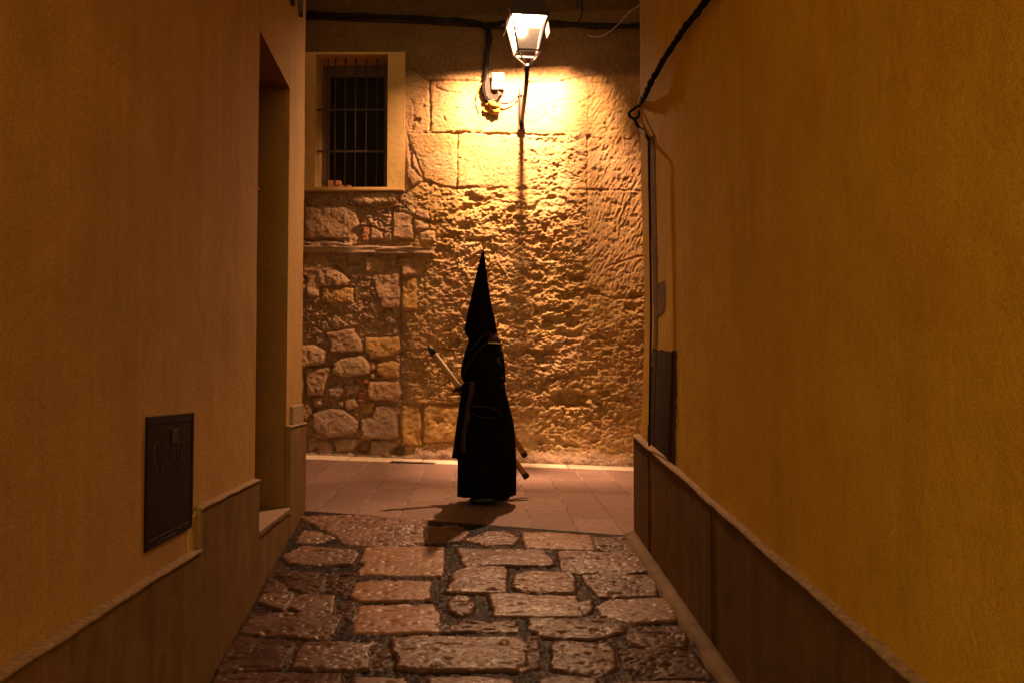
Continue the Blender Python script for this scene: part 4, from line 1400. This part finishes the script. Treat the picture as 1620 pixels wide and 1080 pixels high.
# roof
z_r1, z_r2 = zpx(10), zpx(-4)
b = bmesh.new()
prof = [(RW + .012, z_rim + .005), (RW + .03, z_rim + .022), (RW - .0, z_rim + .06), (RW * .84, z_rim + .17), (RW * .62, z_rim + .21), (.06, z_rim + .23), (.06, z_rim + .30), (.02, z_rim + .33)]
rings = []
for r, z in prof:
    ring = []
    for k in range(4):
        (a0, b0), (a1, b1) = cs[k], cs[(k + 1) % 4]
        for t in (0, .25, .5, .75):
            ring.append(b.verts.new(LP((a0 + (a1 - a0) * t) * r, (b0 + (b1 - b0) * t) * r, z)))
    rings.append(ring)
for r0, r1 in zip(rings[:-1], rings[1:]):
    for k in range(16): b.faces.new((r0[k], r0[(k + 1) % 16], r1[(k + 1) % 16], r1[k]))
b.faces.new(rings[-1])
bm_obj("roof", b, M['lantern_iron'], lan)
for sx, sy in cs:
    b = bmesh.new()
    bar(b, LP(sx * (RW + .02), sy * (RW + .02), z_rim + .03), LP(sx * (RW + .055), sy * (RW + .055), z_rim + .02), .012)
    bm_obj("finial", b, M['lantern_iron'], lan)
# white reflector lining the roof
b = bmesh.new()
z_ref = z_lamp + .035
for k in range(4):
    (a0, b0), (a1, b1) = cs[k], cs[(k + 1) % 4]
    quad(b, LP(a0 * (RW - .012), b0 * (RW - .012), z_rim), LP(a1 * (RW - .012), b1 * (RW - .012), z_rim), LP(a1 * .12, b1 * .12, z_ref), LP(a0 * .12, b0 * .12, z_ref))
quad(b, *[LP(a0 * .12, b0 * .12, z_ref) for a0, b0 in cs])
bm_obj("reflector", b, M['reflector'], lan)


def wid(z): return BW + (RW - BW) * (z - z_bot) / (z_rim - z_bot)


for k in range(4):
    (a0, b0), (a1, b1) = cs[k], cs[(k + 1) % 4]
    b = bmesh.new()
    r0, r1 = wid(z_bot + .01) - .004, wid(z_rim - .016) - .004
    quad(b, LP(a0 * r0, b0 * r0, z_bot + .01), LP(a1 * r0, b1 * r0, z_bot + .01), LP(a1 * r1, b1 * r1, z_rim - .016), LP(a0 * r1, b0 * r1, z_rim - .016))
    bm_obj("glass_pane", b, (M['pane_front'], M['pane_side'], M['pane_clear'], M['pane_side'])[k], lan)
# side flaps hanging open from the rim
for sgn in (-1, 1):
    b = bmesh.new()
    t0 = LP(sgn * (RW + .02), -.06, z_rim + .012); t1 = LP(sgn * (RW + .02), .16, z_rim + .012)
    b0 = LP(sgn * (RW + .045), -.05, z_rim - .15); b1 = LP(sgn * (RW + .045), .15, z_rim - .15)
    q = LP(sgn * .008, 0, 0) - LP(0, 0, 0)
    hexa(b, [b0, b1, b1 + q, b0 + q, t0, t1, t1 + q, t0 + q])
    bm_obj("side_flap", b, M['lantern_iron'], lan)
# bulb
b = bmesh.new()
prof = [(.012, z_lamp + .005), (.016, z_lamp + .0), (.024, z_lamp - .008), (.026, z_lamp - .012), (.018, z_lamp - .020), (.004, z_lamp - .024)]
rings = [[b.verts.new(LP(r * math.cos(2 * math.pi * k / 16), r * math.sin(2 * math.pi * k / 16), z + .035)) for k in range(16)] for r, z in prof]
for r0, r1 in zip(rings[:-1], rings[1:]):
    for k in range(16): b.faces.new((r0[k], r0[(k + 1) % 16], r1[(k + 1) % 16], r1[k]))
b.faces.new(rings[-1])
bm_obj("bulb", b, M['bulb'], lan, True)
ld = bpy.data.lights.new("lantern_light", 'POINT')
ld.energy = LAMP_W; ld.color = LAMP_COL; ld.shadow_soft_size = 0.052
lo = bpy.data.objects.new("lantern_light", ld)
link(lo, lan)
lo.location = LP(0, 0, z_lamp - .022) - Vector(lan.location)

# bracket: neck, arm and wall plate
b = bmesh.new()
neck0 = LP(0, 0, z_apex + .004); neck1 = Vector((LX - .003, LY + .015, zpx(116)))
armend = Vector((plate_p.x + .005, WALL_Y - .05, plate_p.z + .08))
tube(b, [neck0, neck0 + Vector((0, 0, -.02)), neck1], [.022, .032, .026], 10)
pa = smooth_path([neck1 + Vector((0, 0, .02)), neck1 + Vector((-.006, .06, -.10)), armend * .5 + neck1 * .5 + Vector((-.004, .04, -.08)), armend], 6)
tube(b, pa, .025, 10)
tube(b, smooth_path([armend + Vector((-.03, -.02, .45)), armend + Vector((-.025, -.03, .25)), armend + Vector((-.022, -.03, .03)), armend + Vector((0, -.03, -.03)), armend + Vector((.015, -.03, .05))], 6), .007, 6)
bm_obj("bracket_arm", b, M['iron'], lan, True)
b = bmesh.new()
pz0 = plate_p.z; pz1 = at(825, 150, WALL_Y - .03).z
box(b, (plate_p.x - .045, WALL_Y - .035, pz0), (.085, 0, 0), (0, .035, 0), (0, 0, pz1 - pz0))
box(b, (plate_p.x - .050, WALL_Y - .055, pz0 - .03), (.095, 0, 0), (0, .055, 0), (0, 0, .035))
bm_obj("wall_plate", b, mat_plain("galvanised_plate", (.045, .03, .024), .7), lan, bevel=.004)

# ================================================================== cables and boxes on the stone wall
WY = WALL_Y


def wallpath(pts, dy): return [at(x, y, WY - dy) for x, y in pts]


b = bmesh.new()
bundle(b, wallpath([(430, 24), (490, 23), (560, 25), (640, 29), (700, 32), (752, 36), (772, 41), (800, 36), (850, 36), (900, 39), (960, 42), (1014, 43), (1080, 46)], .06), .022, 5, .017, 6)
tube(b, smooth_path(wallpath([(480, 30), (640, 36), (745, 42), (820, 47), (900, 43), (1014, 46)], .03), 6), .006, 6)
tag(bm_obj("cable_bundle", b, M['cable'], None, True), "thick black cable bundle running level along the top of the stone wall", "cable")
b = bmesh.new()
bundle(b, wallpath([(771, 40), (773, 60), (771, 90), (769, 120), (766, 140), (769, 154), (777, 163), (786, 164)], .05), .024, 5, .018, 3)
tag(bm_obj("cable_bundle", b, M['cable'], None, True), "black cable bundle dropping down the wall beside the white junction box", "cable")
b = bmesh.new()
for k in range(4):
    o = k * 2.0
    tube(b, smooth_path(wallpath([(771 + o * .4, 118), (768 + o, 135), (770 + o, 150 - o * .4), (777 + o * .6, 158 - o), (785 + o * .2, 158 - o * 1.3), (788 + o * .8, 150), (787 + o, 138)], .085 - .006 * k), 6), .0075, 6)
tag(bm_obj("wire_loops", b, M['cable_grey'], None, True), "grey wires looping up into the bottom of the white junction box", "wires")
b = bmesh.new()
tube(b, smooth_path(wallpath([(790, 163), (800, 165), (810, 161), (819, 153), (826, 150)], .05), 6), .007, 6)
tube(b, smooth_path(wallpath([(782, 160), (797, 164), (808, 162)], .06), 6), .005, 6)
tag(bm_obj("wire", b, M['cable'], None, True), "thin dark wire sagging from the foam lump to the lantern's wall plate", "wire")
b = bmesh.new()
tube(b, smooth_path(wallpath([(762, 132), (756, 146), (754, 160), (759, 176)], .03), 6), .006, 6)
tag(bm_obj("wire", b, M['foam'], None, True), "thin tan wire curving down the wall left of the foam lump", "wire")
b = bmesh.new()
tube(b, smooth_path([at(930, 56, WY - .10), at(940, 59, WY - .14), at(955, 56, WY - .2), at(975, 42, WY - .3), at(993, 22, WY - .4), at(1012, 9, WY - .5), at(1040, -8, WY - .6)], 8), .006, 6)
tag(bm_obj("wire", b, M['white_pl'], None, True), "loose white wire hanging in the air below the level cable", "wire")
b = bmesh.new()
tube(b, smooth_path(wallpath([(921, -20), (920, 5), (921, 20), (916, 34)], .05), 6), .009, 6)
tube(b, smooth_path(wallpath([(914, -20), (913, 14)], .05), 6), .007, 6)
tag(bm_obj("cable_bundle", b, M['cable'], None, True), "short pair of dark cables coming down to the level cable right of the lantern", "cable")

jb0 = at(778, 141, WY - .12); jb1 = at(797.5, 115, WY - .12)
jb = empty("junction_box", (jb0.x, WY, jb0.z), "small white plastic junction box on the lit stone wall", "junction box")
b = bmesh.new(); box(b, (jb0.x, WY - .11, jb0.z), (jb1.x - jb0.x, 0, 0), (0, .11, 0), (0, 0, jb1.z - jb0.z))
bm_obj("case", b, M['white_pl'], jb, bevel=.006)
b = bmesh.new(); hm = (jb1.z - jb0.z)
box(b, (jb0.x + .004, WY - .122, jb0.z + hm * .53), (jb1.x - jb0.x - .008, 0, 0), (0, .011, 0), (0, 0, hm * .45))
lid = bm_obj("lid", b, M['white_pl'], jb, bevel=.004)
b = bmesh.new(); p = at(787.5, 120, WY - .125)
tube(b, [(p.x, WY - .126, p.z + .03), (p.x, WY - .126, p.z), (p.x + .008, WY - .126, p.z - .025)], .005, 6)
bm_obj("screw", b, M['iron'], lid)
b = bmesh.new()
for k in range(4):
    p = at(782 + k * 4, 142, WY - .06); tube(b, [(p.x, WY - .06, p.z + .012), (p.x, WY - .06, p.z - .03)], .011, 8)
bm_obj("gland", b, M['cable_grey'], jb)
# foam lump
b = bmesh.new()
bmesh.ops.create_icosphere(b, subdivisions=4, radius=1)
pc = at(779, 171, WY - .02)
for v in b.verts:
    c = v.co.copy()
    n_ = float(fbm(np.array([c.x * 2.3 + c.y]), np.array([c.z * 2.3 - c.y]), 5, 3)[0])
    r = 1 + .35 * n_
    q = Vector((c.x * .115 * r, c.y * .09 * r, c.z * .085 * r))
    dd = math.hypot(q.x + .065, q.z + .02)
    if q.y < 0 and dd < .05: q.y += .10 * (1 - dd / .05)
    v.co = pc + q
tag(bm_obj("foam_lump", b, M['foam'], None, True), "brownish lump of old foam stuffed in the wall under the junction box", "foam")
# insulated stub on the wall, dark hole
b = bmesh.new()
p = at(776, 108, WY - .02); tube(b, [(p.x, WY + .01, p.z), (p.x, WY - .04, p.z)], .016, 10)
tag(bm_obj("wall_peg", b, M['iron'], None), "small dark peg in the wall just above the junction box", "peg")

# cables on the right house
def rpath(pts, off):
    out = []
    for x, y in pts:
        s, z = wall_hit(x, y, PR, NR, WOFF + off)
        out.append(QT(s, z, WOFF + off))
    return out


b = bmesh.new()
end = at(1011, 172, Rcor.y - .02)
bundle(b, rpath([(1150, -40), (1114, 5), (1078, 52), (1045, 103), (1025, 140)], .035) + [at(1012, 166, Rcor.y + .03)], .012, 5, .010, 7)
lp = [at(1012, 166, Rcor.y + .03), at(1004, 172, Rcor.y + .05), at(996, 178, Rcor.y + .06), at(996, 184, Rcor.y + .06), at(1003, 188, Rcor.y + .05), at(1010, 185, Rcor.y + .03), at(1012, 175, Rcor.y + .02)]
tube(b, smooth_path(lp, 6), .011, 7)
tube(b, smooth_path([at(1003, 187, Rcor.y + .05), at(1007, 196, Rcor.y + .03), at(1012, 204, Rcor.y + .01)] + rpath([(1020, 212), (1027, 222)], .03), 6), .012, 7)
tag(bm_obj("cable_bundle", b, M['cable'], None, True), "black twisted cable slanting down the ochre wall to a loop at the corner", "cable")
b = bmesh.new()
tube(b, smooth_path(rpath([(1027, 220), (1027.5, 300), (1029, 400), (1030, 500), (1029, 560), (1028, 640), (1027, 705)], .035), 5), .0075, 7)
tag(bm_obj("cable", b, M['cable'], None, True), "thin dark cable running straight down the edge of the ochre wall", "cable")

# drain grate by the foot of the stone wall
b = bmesh.new()
g0 = on_street(618, 731.5); g1 = on_street(668, 727)
gw = .5; gl = .16
for k in range(12):
    x0 = g0.x + k * (gw / 12)
    box(b, (x0, g0.y, street_z(x0, g0.y) + .002), (gw / 12 - .014, 0, 0), (0, gl, 0), (0, 0, .01))
for yy in (0, gl - .02):
    box(b, (g0.x - .012, g0.y + yy, street_z(g0.x, g0.y) - .006), (gw + .02, 0, -.018), (0, .02, 0), (0, 0, .016))
tag(bm_obj("drain_grate", b, M['drain'], None), "dark slotted drain grate in the pale kerb at the foot of the stone wall", "drain")

# ================================================================== the hooded penitent
PY = 8.5
per = empty("person", (at(770, 795, PY).x, PY, 0.0),
            "person seen from the side in a tall pointed black hood and long robe, carrying poles", "person")


def rings_from(rows):
    out = []
    for py, l, r, bdep, oy in rows:
        a = at(l, py, PY); c = at(r, py, PY)
        out.append((a.z, (a.x + c.x) / 2, (c.x - a.x) / 2, bdep, oy))
    return out


def loft(name, rows, mat, folds=0.0, k=9, n=72, seed=0, cap_top=True, cap_bot=False, thick=0.006, sub=5, parent=per):
    rg = rings_from(rows)
    z = np.array([q[0] for q in rg])[::-1]
    arr = [np.array([q[i] for q in rg])[::-1] for i in range(1, 5)]
    zz = np.linspace(z[0], z[-1], len(z) * sub)
    cx, a, bb, oy = [np.interp(zz, z, q) for q in arr]
    th = np.linspace(0, 2 * np.pi, n, endpoint=False)
    T, Zg = np.meshgrid(th, zz)
    tz_ = (zz - zz[0]) / (zz[-1] - zz[0])
    f = folds * (1 - tz_)[:, None] ** .7
    w = 1 + f * (np.sin(T * k + 1.3 * np.sin(T * 2 + seed) + Zg * 1.5) * .6 + .5 * np.sin(T * (k * 2 - 3) + seed * 3 + Zg * .8)) - f * .5
    w = w + 0.012 * fbm(T * 1.2 + seed, Zg * 6, seed + 3)
    Xv = cx[:, None] + a[:, None] * np.cos(T) * w
    Yv = PY + oy[:, None] + bb[:, None] * np.sin(T) * w
    V = np.stack([Xv, Yv, Zg], -1).reshape(-1, 3)
    Fc = []
    m = len(zz)
    for i in range(m - 1):
        for j in range(n):
            Fc.append((i * n + j, i * n + (j + 1) % n, (i + 1) * n + (j + 1) % n, (i + 1) * n + j))
    if cap_top: Fc.append(tuple((m - 1) * n + j for j in range(n)))
    o = mesh_obj(name, V, Fc, mat, parent, True)
    if thick:
        md = o.modifiers.new("thickness", 'SOLIDIFY'); md.thickness = thick; md.offset = -1
    return o, (z, arr)


def surf(prof, px, py, off=.006):
    """point on the camera side of a lofted garment under a pixel"""
    z, arr = prof
    Y = PY - .2
    for _ in range(12):
        p = at(px, py, Y)
        cx, a, bb, oy = [float(np.interp(p.z, z, q)) for q in arr]
        t = max(-1, min(1, (p.x - cx) / a))
        Y = PY + oy - bb * math.sqrt(1 - t * t) - off
    return at(px, py, Y)


ROBE = [(560, 738, 794, .15, 0), (600, 735, 797, .185, 0), (622, 732, 801, .195, 0), (640, 729, 806, .21, 0), (665, 726, 812, .23, 0), (690, 724, 815, .245, 0),
        (720, 723, 816, .255, 0), (750, 723, 816, .265, 0), (783, 722.5, 815.5, .275, 0)]
robe, RP = loft("robe", ROBE, M['black'], folds=.075, k=9, seed=2)
CAPE = [(523, 744, 784, .085, 0), (532, 743, 788, .13, 0), (540, 741, 792, .18, 0), (555, 736, 795, .215, 0), (568, 732.5, 798, .23, 0), (582, 729, 799, .235, 0), (594, 728.5, 800, .235, 0), (603, 732, 800, .23, 0)]
cape, CP = loft("cape", CAPE, M['black'], folds=.02, k=7, seed=5)
HOOD = [(391.5, 764.2, 764.8, .004, 0), (400, 762.2, 766.2, .012, 0), (414, 758.4, 767.8, .025, 0), (453, 749, 773, .065, 0), (484.5, 742, 778, .095, 0), (508, 737, 784, .115, 0), (521, 734.6, 785.5, .12, 0),
        (528, 735.5, 787, .12, 0), (534, 740, 788, .115, 0), (542, 742, 788, .11, 0)]
hood, HP = loft("hood", HOOD, M['black'], folds=.012, k=5, seed=9, n=48)
for dy in (-.04, .045):                                   # eye holes of the hood, on the side the person looks to
    e = at(736.5, 511, PY)
    b = bmesh.new(); bmesh.ops.create_uvsphere(b, u_segments=12, v_segments=8, radius=1)
    for v in b.verts: v.co = Vector((e.x + .012 + v.co.x * .008, PY + dy + v.co.y * .02, e.z + v.co.z * .011))
    eh = bm_obj("eye_hole", b, M['shoe'], hood, True)

# front panel hanging ahead of the robe
rows = [(606, 733, .15), (640, 727.5, .17), (675, 722.5, .175), (700, 719, .178), (723, 715.3, .18)]
V = []; Fc = []; n = 14
for py, l, hb in rows:
    for j in range(n):
        t = j / (n - 1) * 2 - 1
        p0 = at(l, py, PY)
        x = p0.x + .055 * (abs(t) ** 2.2) + .006 * math.sin(t * 9 + py * .02)
        V.append((x, PY + t * hb, p0.z))
for i in range(len(rows) - 1):
    for j in range(n - 1): Fc.append((i * n + j, i * n + j + 1, (i + 1) * n + j + 1, (i + 1) * n + j))
fp = mesh_obj("front_panel", V, Fc, M['black'], per, True)
md = fp.modifiers.new("thickness", 'SOLIDIFY'); md.thickness = .012
# body behind the panel so the gap is closed by robe folds; purple sash on the near side
rows = [(601, 734, 751), (618, 733.5, 750), (640, 732, 748), (655, 731, 744.5), (672, 726, 738.5), (690, 723.5, 736), (717, 722, 735)]
V = []; Fc = []; n = 6
for py, l, r in rows:
    for j in range(n):
        q = surf(RP, l + (r - l) * j / (n - 1), py, .012)
        q.y = min(q.y, PY - .05)
        V.append(q)
for i in range(len(rows) - 1):
    for j in range(n - 1): Fc.append((i * n + j, i * n + j + 1, (i + 1) * n + j + 1, (i + 1) * n + j))
sash = mesh_obj("sash", V, Fc, M['purple'], per, True)
md = sash.modifiers.new("thickness", 'SOLIDIFY'); md.thickness = .008
md.offset = 1
# purple collar facing and belt end at the back
V = []; Fc = []
rows = [(527.5, 778, 786.5), (533, 774.5, 788.5), (541, 772, 790.5)]
for py, l, r in rows:
    for j in range(5): V.append(surf(CP, l + (r - l) * j / 4, py, .008))
for i in range(2):
    for j in range(4): Fc.append((i * 5 + j, i * 5 + j + 1, (i + 1) * 5 + j + 1, (i + 1) * 5 + j))
o = mesh_obj("collar", V, Fc, M['purple'], per, True); md = o.modifiers.new("thickness", 'SOLIDIFY'); md.thickness = .005; md.offset = 1
V = []; Fc = []
rows = [(594, 790, 796), (604, 790.5, 796.5), (614, 791, 797)]
for py, l, r in rows:
    for j in range(4): V.append(surf(CP if py < 603 else RP, l + (r - l) * j / 3, py, .012))
for i in range(2):
    for j in range(3): Fc.append((i * 4 + j, i * 4 + j + 1, (i + 1) * 4 + j + 1, (i + 1) * 4 + j))
o = mesh_obj("belt", V, Fc, M['purple'], per, True); md = o.modifiers.new("thickness", 'SOLIDIFY'); md.thickness = .006; md.offset = 1


def cord(pts, prof, r=.0026, off=.010):
    b = bmesh.new()
    tube(b, smooth_path([surf(prof, x, y, off) for x, y in pts], 6), r, 6)
    return bm_obj("trim_cord", b, M['cord'], per, True)


k = 4.906
cord([(690 + x / k, 500 + y / k) for x, y in ((492, 213), (440, 208), (395, 212), (350, 240), (310, 290), (270, 350), (230, 410), (205, 465))], CP)
cord([(690 + x / k, 500 + y / k) for x, y in ((470, 133), (420, 133), (375, 150), (330, 190), (290, 232), (258, 268))], CP, .0022)
b = bmesh.new()
for x0, x1 in ((404, 492),):
    tube(b, [surf(CP, 690 + (x0 + (x1 - x0) * t) / k, 500 + (207 + 6 * t) / k, .013) for t in (0, .25, .5, .75, 1)], .0055, 6)
bm_obj("trim_cord", b, mat_plain("white_cord", (.34, .28, .24), .6), per, True)

# near sleeve: wide, open at the cuff
cuffc = at(767, 651, PY - .33)
b = bmesh.new()
sh = at(778, 556, PY - .12)
path = [(sh, .05, .06), (at(778, 580, PY - .20), .085, .07), (at(775, 605, PY - .245), .10, .06), (at(771, 630, PY - .275), .118, .05), (cuffc, .135, .048)]
rings = []
for i, (c, ra, rb) in enumerate(path):
    ring = []
    for j in range(40):
        t = 2 * math.pi * j / 40
        dz = rb * math.sin(t) * (0.95 if i == len(path) - 1 else .3)
        ring.append(b.verts.new(c + Vector((ra * math.cos(t), .05 * -math.sin(t) - .0, dz - .02 * math.cos(t) * (i / 4)))))
    rings.append(ring)
for r0, r1 in zip(rings[:-1], rings[1:]):
    for j in range(40): b.faces.new((r0[j], r0[(j + 1) % 40], r1[(j + 1) % 40], r1[j]))
rim = [v.co.copy() for v in rings[-1]]
slv = bm_obj("sleeve", b, M['black'], per, True)
md = slv.modifiers.new("thickness", 'SOLIDIFY'); md.thickness = .006
b = bmesh.new(); tube(b, [p + Vector((0, -.004, -.002)) for p in rim + [rim[0]]], .0022, 6, cap=False)
bm_obj("cuff_cord", b, M['cord'], slv, True)


# body, one continuous surface under the clothing
def skin(name, verts, edges, rad, mat, parent, root=0, sub=1):
    me = bpy.data.meshes.new(name)
    me.from_pydata([tuple(v) for v in verts], edges, [])
    me.materials.append(mat)
    o = bpy.data.objects.new(name, me); link(o, parent)
    if parent.type == 'EMPTY': o.location = -Vector(parent.location)
    md = o.modifiers.new("skin", 'SKIN'); md.use_smooth_shade = True
    me.update()
    if not me.skin_vertices: me.skin_vertices.new()
    for i, r in enumerate(rad):
        s = me.skin_vertices[0].data[i]
        s.radius = (r, r) if not isinstance(r, tuple) else r
        s.use_root = (i == root)
    md2 = o.modifiers.new("subdivision", 'SUBSURF'); md2.levels = sub; md2.render_levels = sub
    return o


bx = at(768, 700, PY).x
BV = [(bx + .0, PY, .92), (bx - .0, PY, 1.10), (bx + .0, PY, 1.30), (bx - .01, PY, 1.43), (bx - .03, PY, 1.53), (bx - .045, PY, 1.64),
      (bx + .0, PY - .10, .90), (bx - .03, PY - .10, .50), (bx + .03, PY - .10, .10),
      (bx + .0, PY + .10, .90), (bx + .05, PY + .10, .50), (bx + .09, PY + .10, .11),
      (bx + .0, PY - .125, 1.29), (bx + .02, PY - .20, 1.10), (bx - .01, PY - .20, .94),
      (bx + .0, PY + .125, 1.29), (bx + .02, PY + .20, 1.12), (bx - .17, PY + .20, 1.02)]
BE = [(0, 1), (1, 2), (2, 3), (3, 4), (4, 5), (0, 6), (6, 7), (7, 8), (0, 9), (9, 10), (10, 11), (2, 12), (12, 13), (13, 14), (2, 15), (15, 16), (16, 17)]
BR = [.12, .11, .12, .055, .06, .085, .08, .055, .038, .08, .055, .038, .045, .040, .028, .045, .040, .028]
skin("body", BV, BE, BR, M['skin'], per, 0, 2)
# shoes
for (x, dy, z0, fl) in ((766, -.10, 0, 0.0), (788, .07, 0, 0.02)):
    c = at(x, 790, PY + dy); zg = street_z(c.x, PY + dy)
    vv = [(c.x + .11, PY + dy, zg + .045 + fl), (c.x + .03, PY + dy, zg + .055 + fl * .6), (c.x - .07, PY + dy, zg + .040), (c.x - .13, PY + dy, zg + .034)]
    skin("shoe", vv, [(0, 1), (1, 2), (2, 3)], [(.040, .045), (.042, .055), (.042, .040), (.028, .030)], M['shoe'], per, 0, 2)

# ---- poles carried on the far side of the body
def pole(lab, p, q, r, guard_t=None, tip=True):
    p = Vector(p); q = Vector(q); d = (q - p).normalized()
    L = (q - p).length
    e = empty("carried_pole", q, lab, "pole", "wooden poles carried by the hooded person")
    b = bmesh.new(); tube(b, [p + d * .085, q - d * .045], r, 16)
    bm_obj("shaft", b, M['wood'], e, True)
    b = bmesh.new()
    tube(b, [q - d * .05, q - d * .045, q - d * .004, q], [r * 1.02, r * 1.12, r * 1.12, r * .98], 16)
    bm_obj("end_cap", b, M['iron'], e, True)
    b = bmesh.new()
    tube(b, [p, p + d * .01, p + d * .02, p + d * .03, p + d * .09], [.006, .008, .012, r * .85, r * 1.05], 14)
    bm_obj("tip", b, M['iron'], e, True)
    if guard_t:
        g = p + d * (L * guard_t); b = bmesh.new()
        tube(b, [g - d * .02, g - d * .015, g + d * .004, g + d * .012, g + d * .03], [r * 1.15, .064, .068, r * 1.6, r * 1.15], 20)
        bm_obj("hand_guard", b, M['iron'], e, True)
    return d


p1 = at(677, 547, 8.72); q1_ = at(834, 755, 8.90)
d1 = pole("longer wooden pole with black tips, slanting out ahead of and behind the hooded person", p1, q1_, .027, .315)
p2 = at(752, 600, 8.80); q2_ = at(831, 721, 9.10)
d2 = pole("shorter wooden pole whose black-capped end shows just above the longer pole's end", p2, q2_, .026)


# gloved hands
def grip_hand(c, d, r, nm="glove"):
    """hand closed round an axis d at c; the palm lies on the camera's far side"""
    d = d.normalized()
    a = d.cross(Vector((0, 1, 0))).normalized(); bq = d.cross(a).normalized()
    if bq.y < 0: bq = -bq
    V = []; E = []; Rr = []
    wrist = Vector((BV[17][0] - .02, BV[17][1], BV[17][2]))
    palm0 = c + bq * (r + .030) + d * .02
    V += [wrist, palm0]; E += [(0, 1)]; Rr += [.028, .032]
    for f in range(4):
        o = d * (-.036 + .024 * f)
        L = (1.55, 1.72, 1.62, 1.35)[f] * math.pi
        start = len(V); prev = 1
        for j in range(5):
            t = .5 * math.pi - .25 + (L * .62) * j / 4
            rr = r + .010 + (.006 if j == 0 else 0)
            V.append(c + o + (a * math.cos(t) + bq * math.sin(t)) * rr); Rr.append(.0105 - .0006 * j)
            E.append((prev, len(V) - 1)); prev = len(V) - 1
    prev = 1
    for j in range(4):
        t = .5 * math.pi + .2 - .42 * math.pi * j / 3 * 1.4
        V.append(c - d * (.045 - .006 * j) + (a * math.cos(t) + bq * math.sin(t)) * (r + .014)); Rr.append(.012 - .0008 * j)
        E.append((prev, len(V) - 1)); prev = len(V) - 1
    return skin(nm, V, E, Rr, M['glove'], per, 0, 1)


L1 = (q1_ - p1).length
grip_hand(p1 + d1 * (L1 * .315 + .085), d1, .027)
# relaxed near hand below the cuff
w = Vector(BV[14])
V = [w, w + Vector((-.015, -.01, -.06))]; E = [(0, 1)]; Rr = [.027, .030]
for f in range(4):
    prev = 1
    for j in range(3):
        V.append(w + Vector((-.045 + .022 * f - .008 * j, -.012 - .010 * j, -.10 - (.030, .034, .032, .024)[f] * j))); Rr.append(.0105 - .001 * j)
        E.append((prev, len(V) - 1)); prev = len(V) - 1
prev = 0
for j in range(3):
    V.append(w + Vector((-.045 - .012 * j, -.015, -.04 - .028 * j))); Rr.append(.012 - .001 * j); E.append((prev, len(V) - 1)); prev = len(V) - 1
skin("glove", V, E, Rr, M['glove'], per, 0, 1)
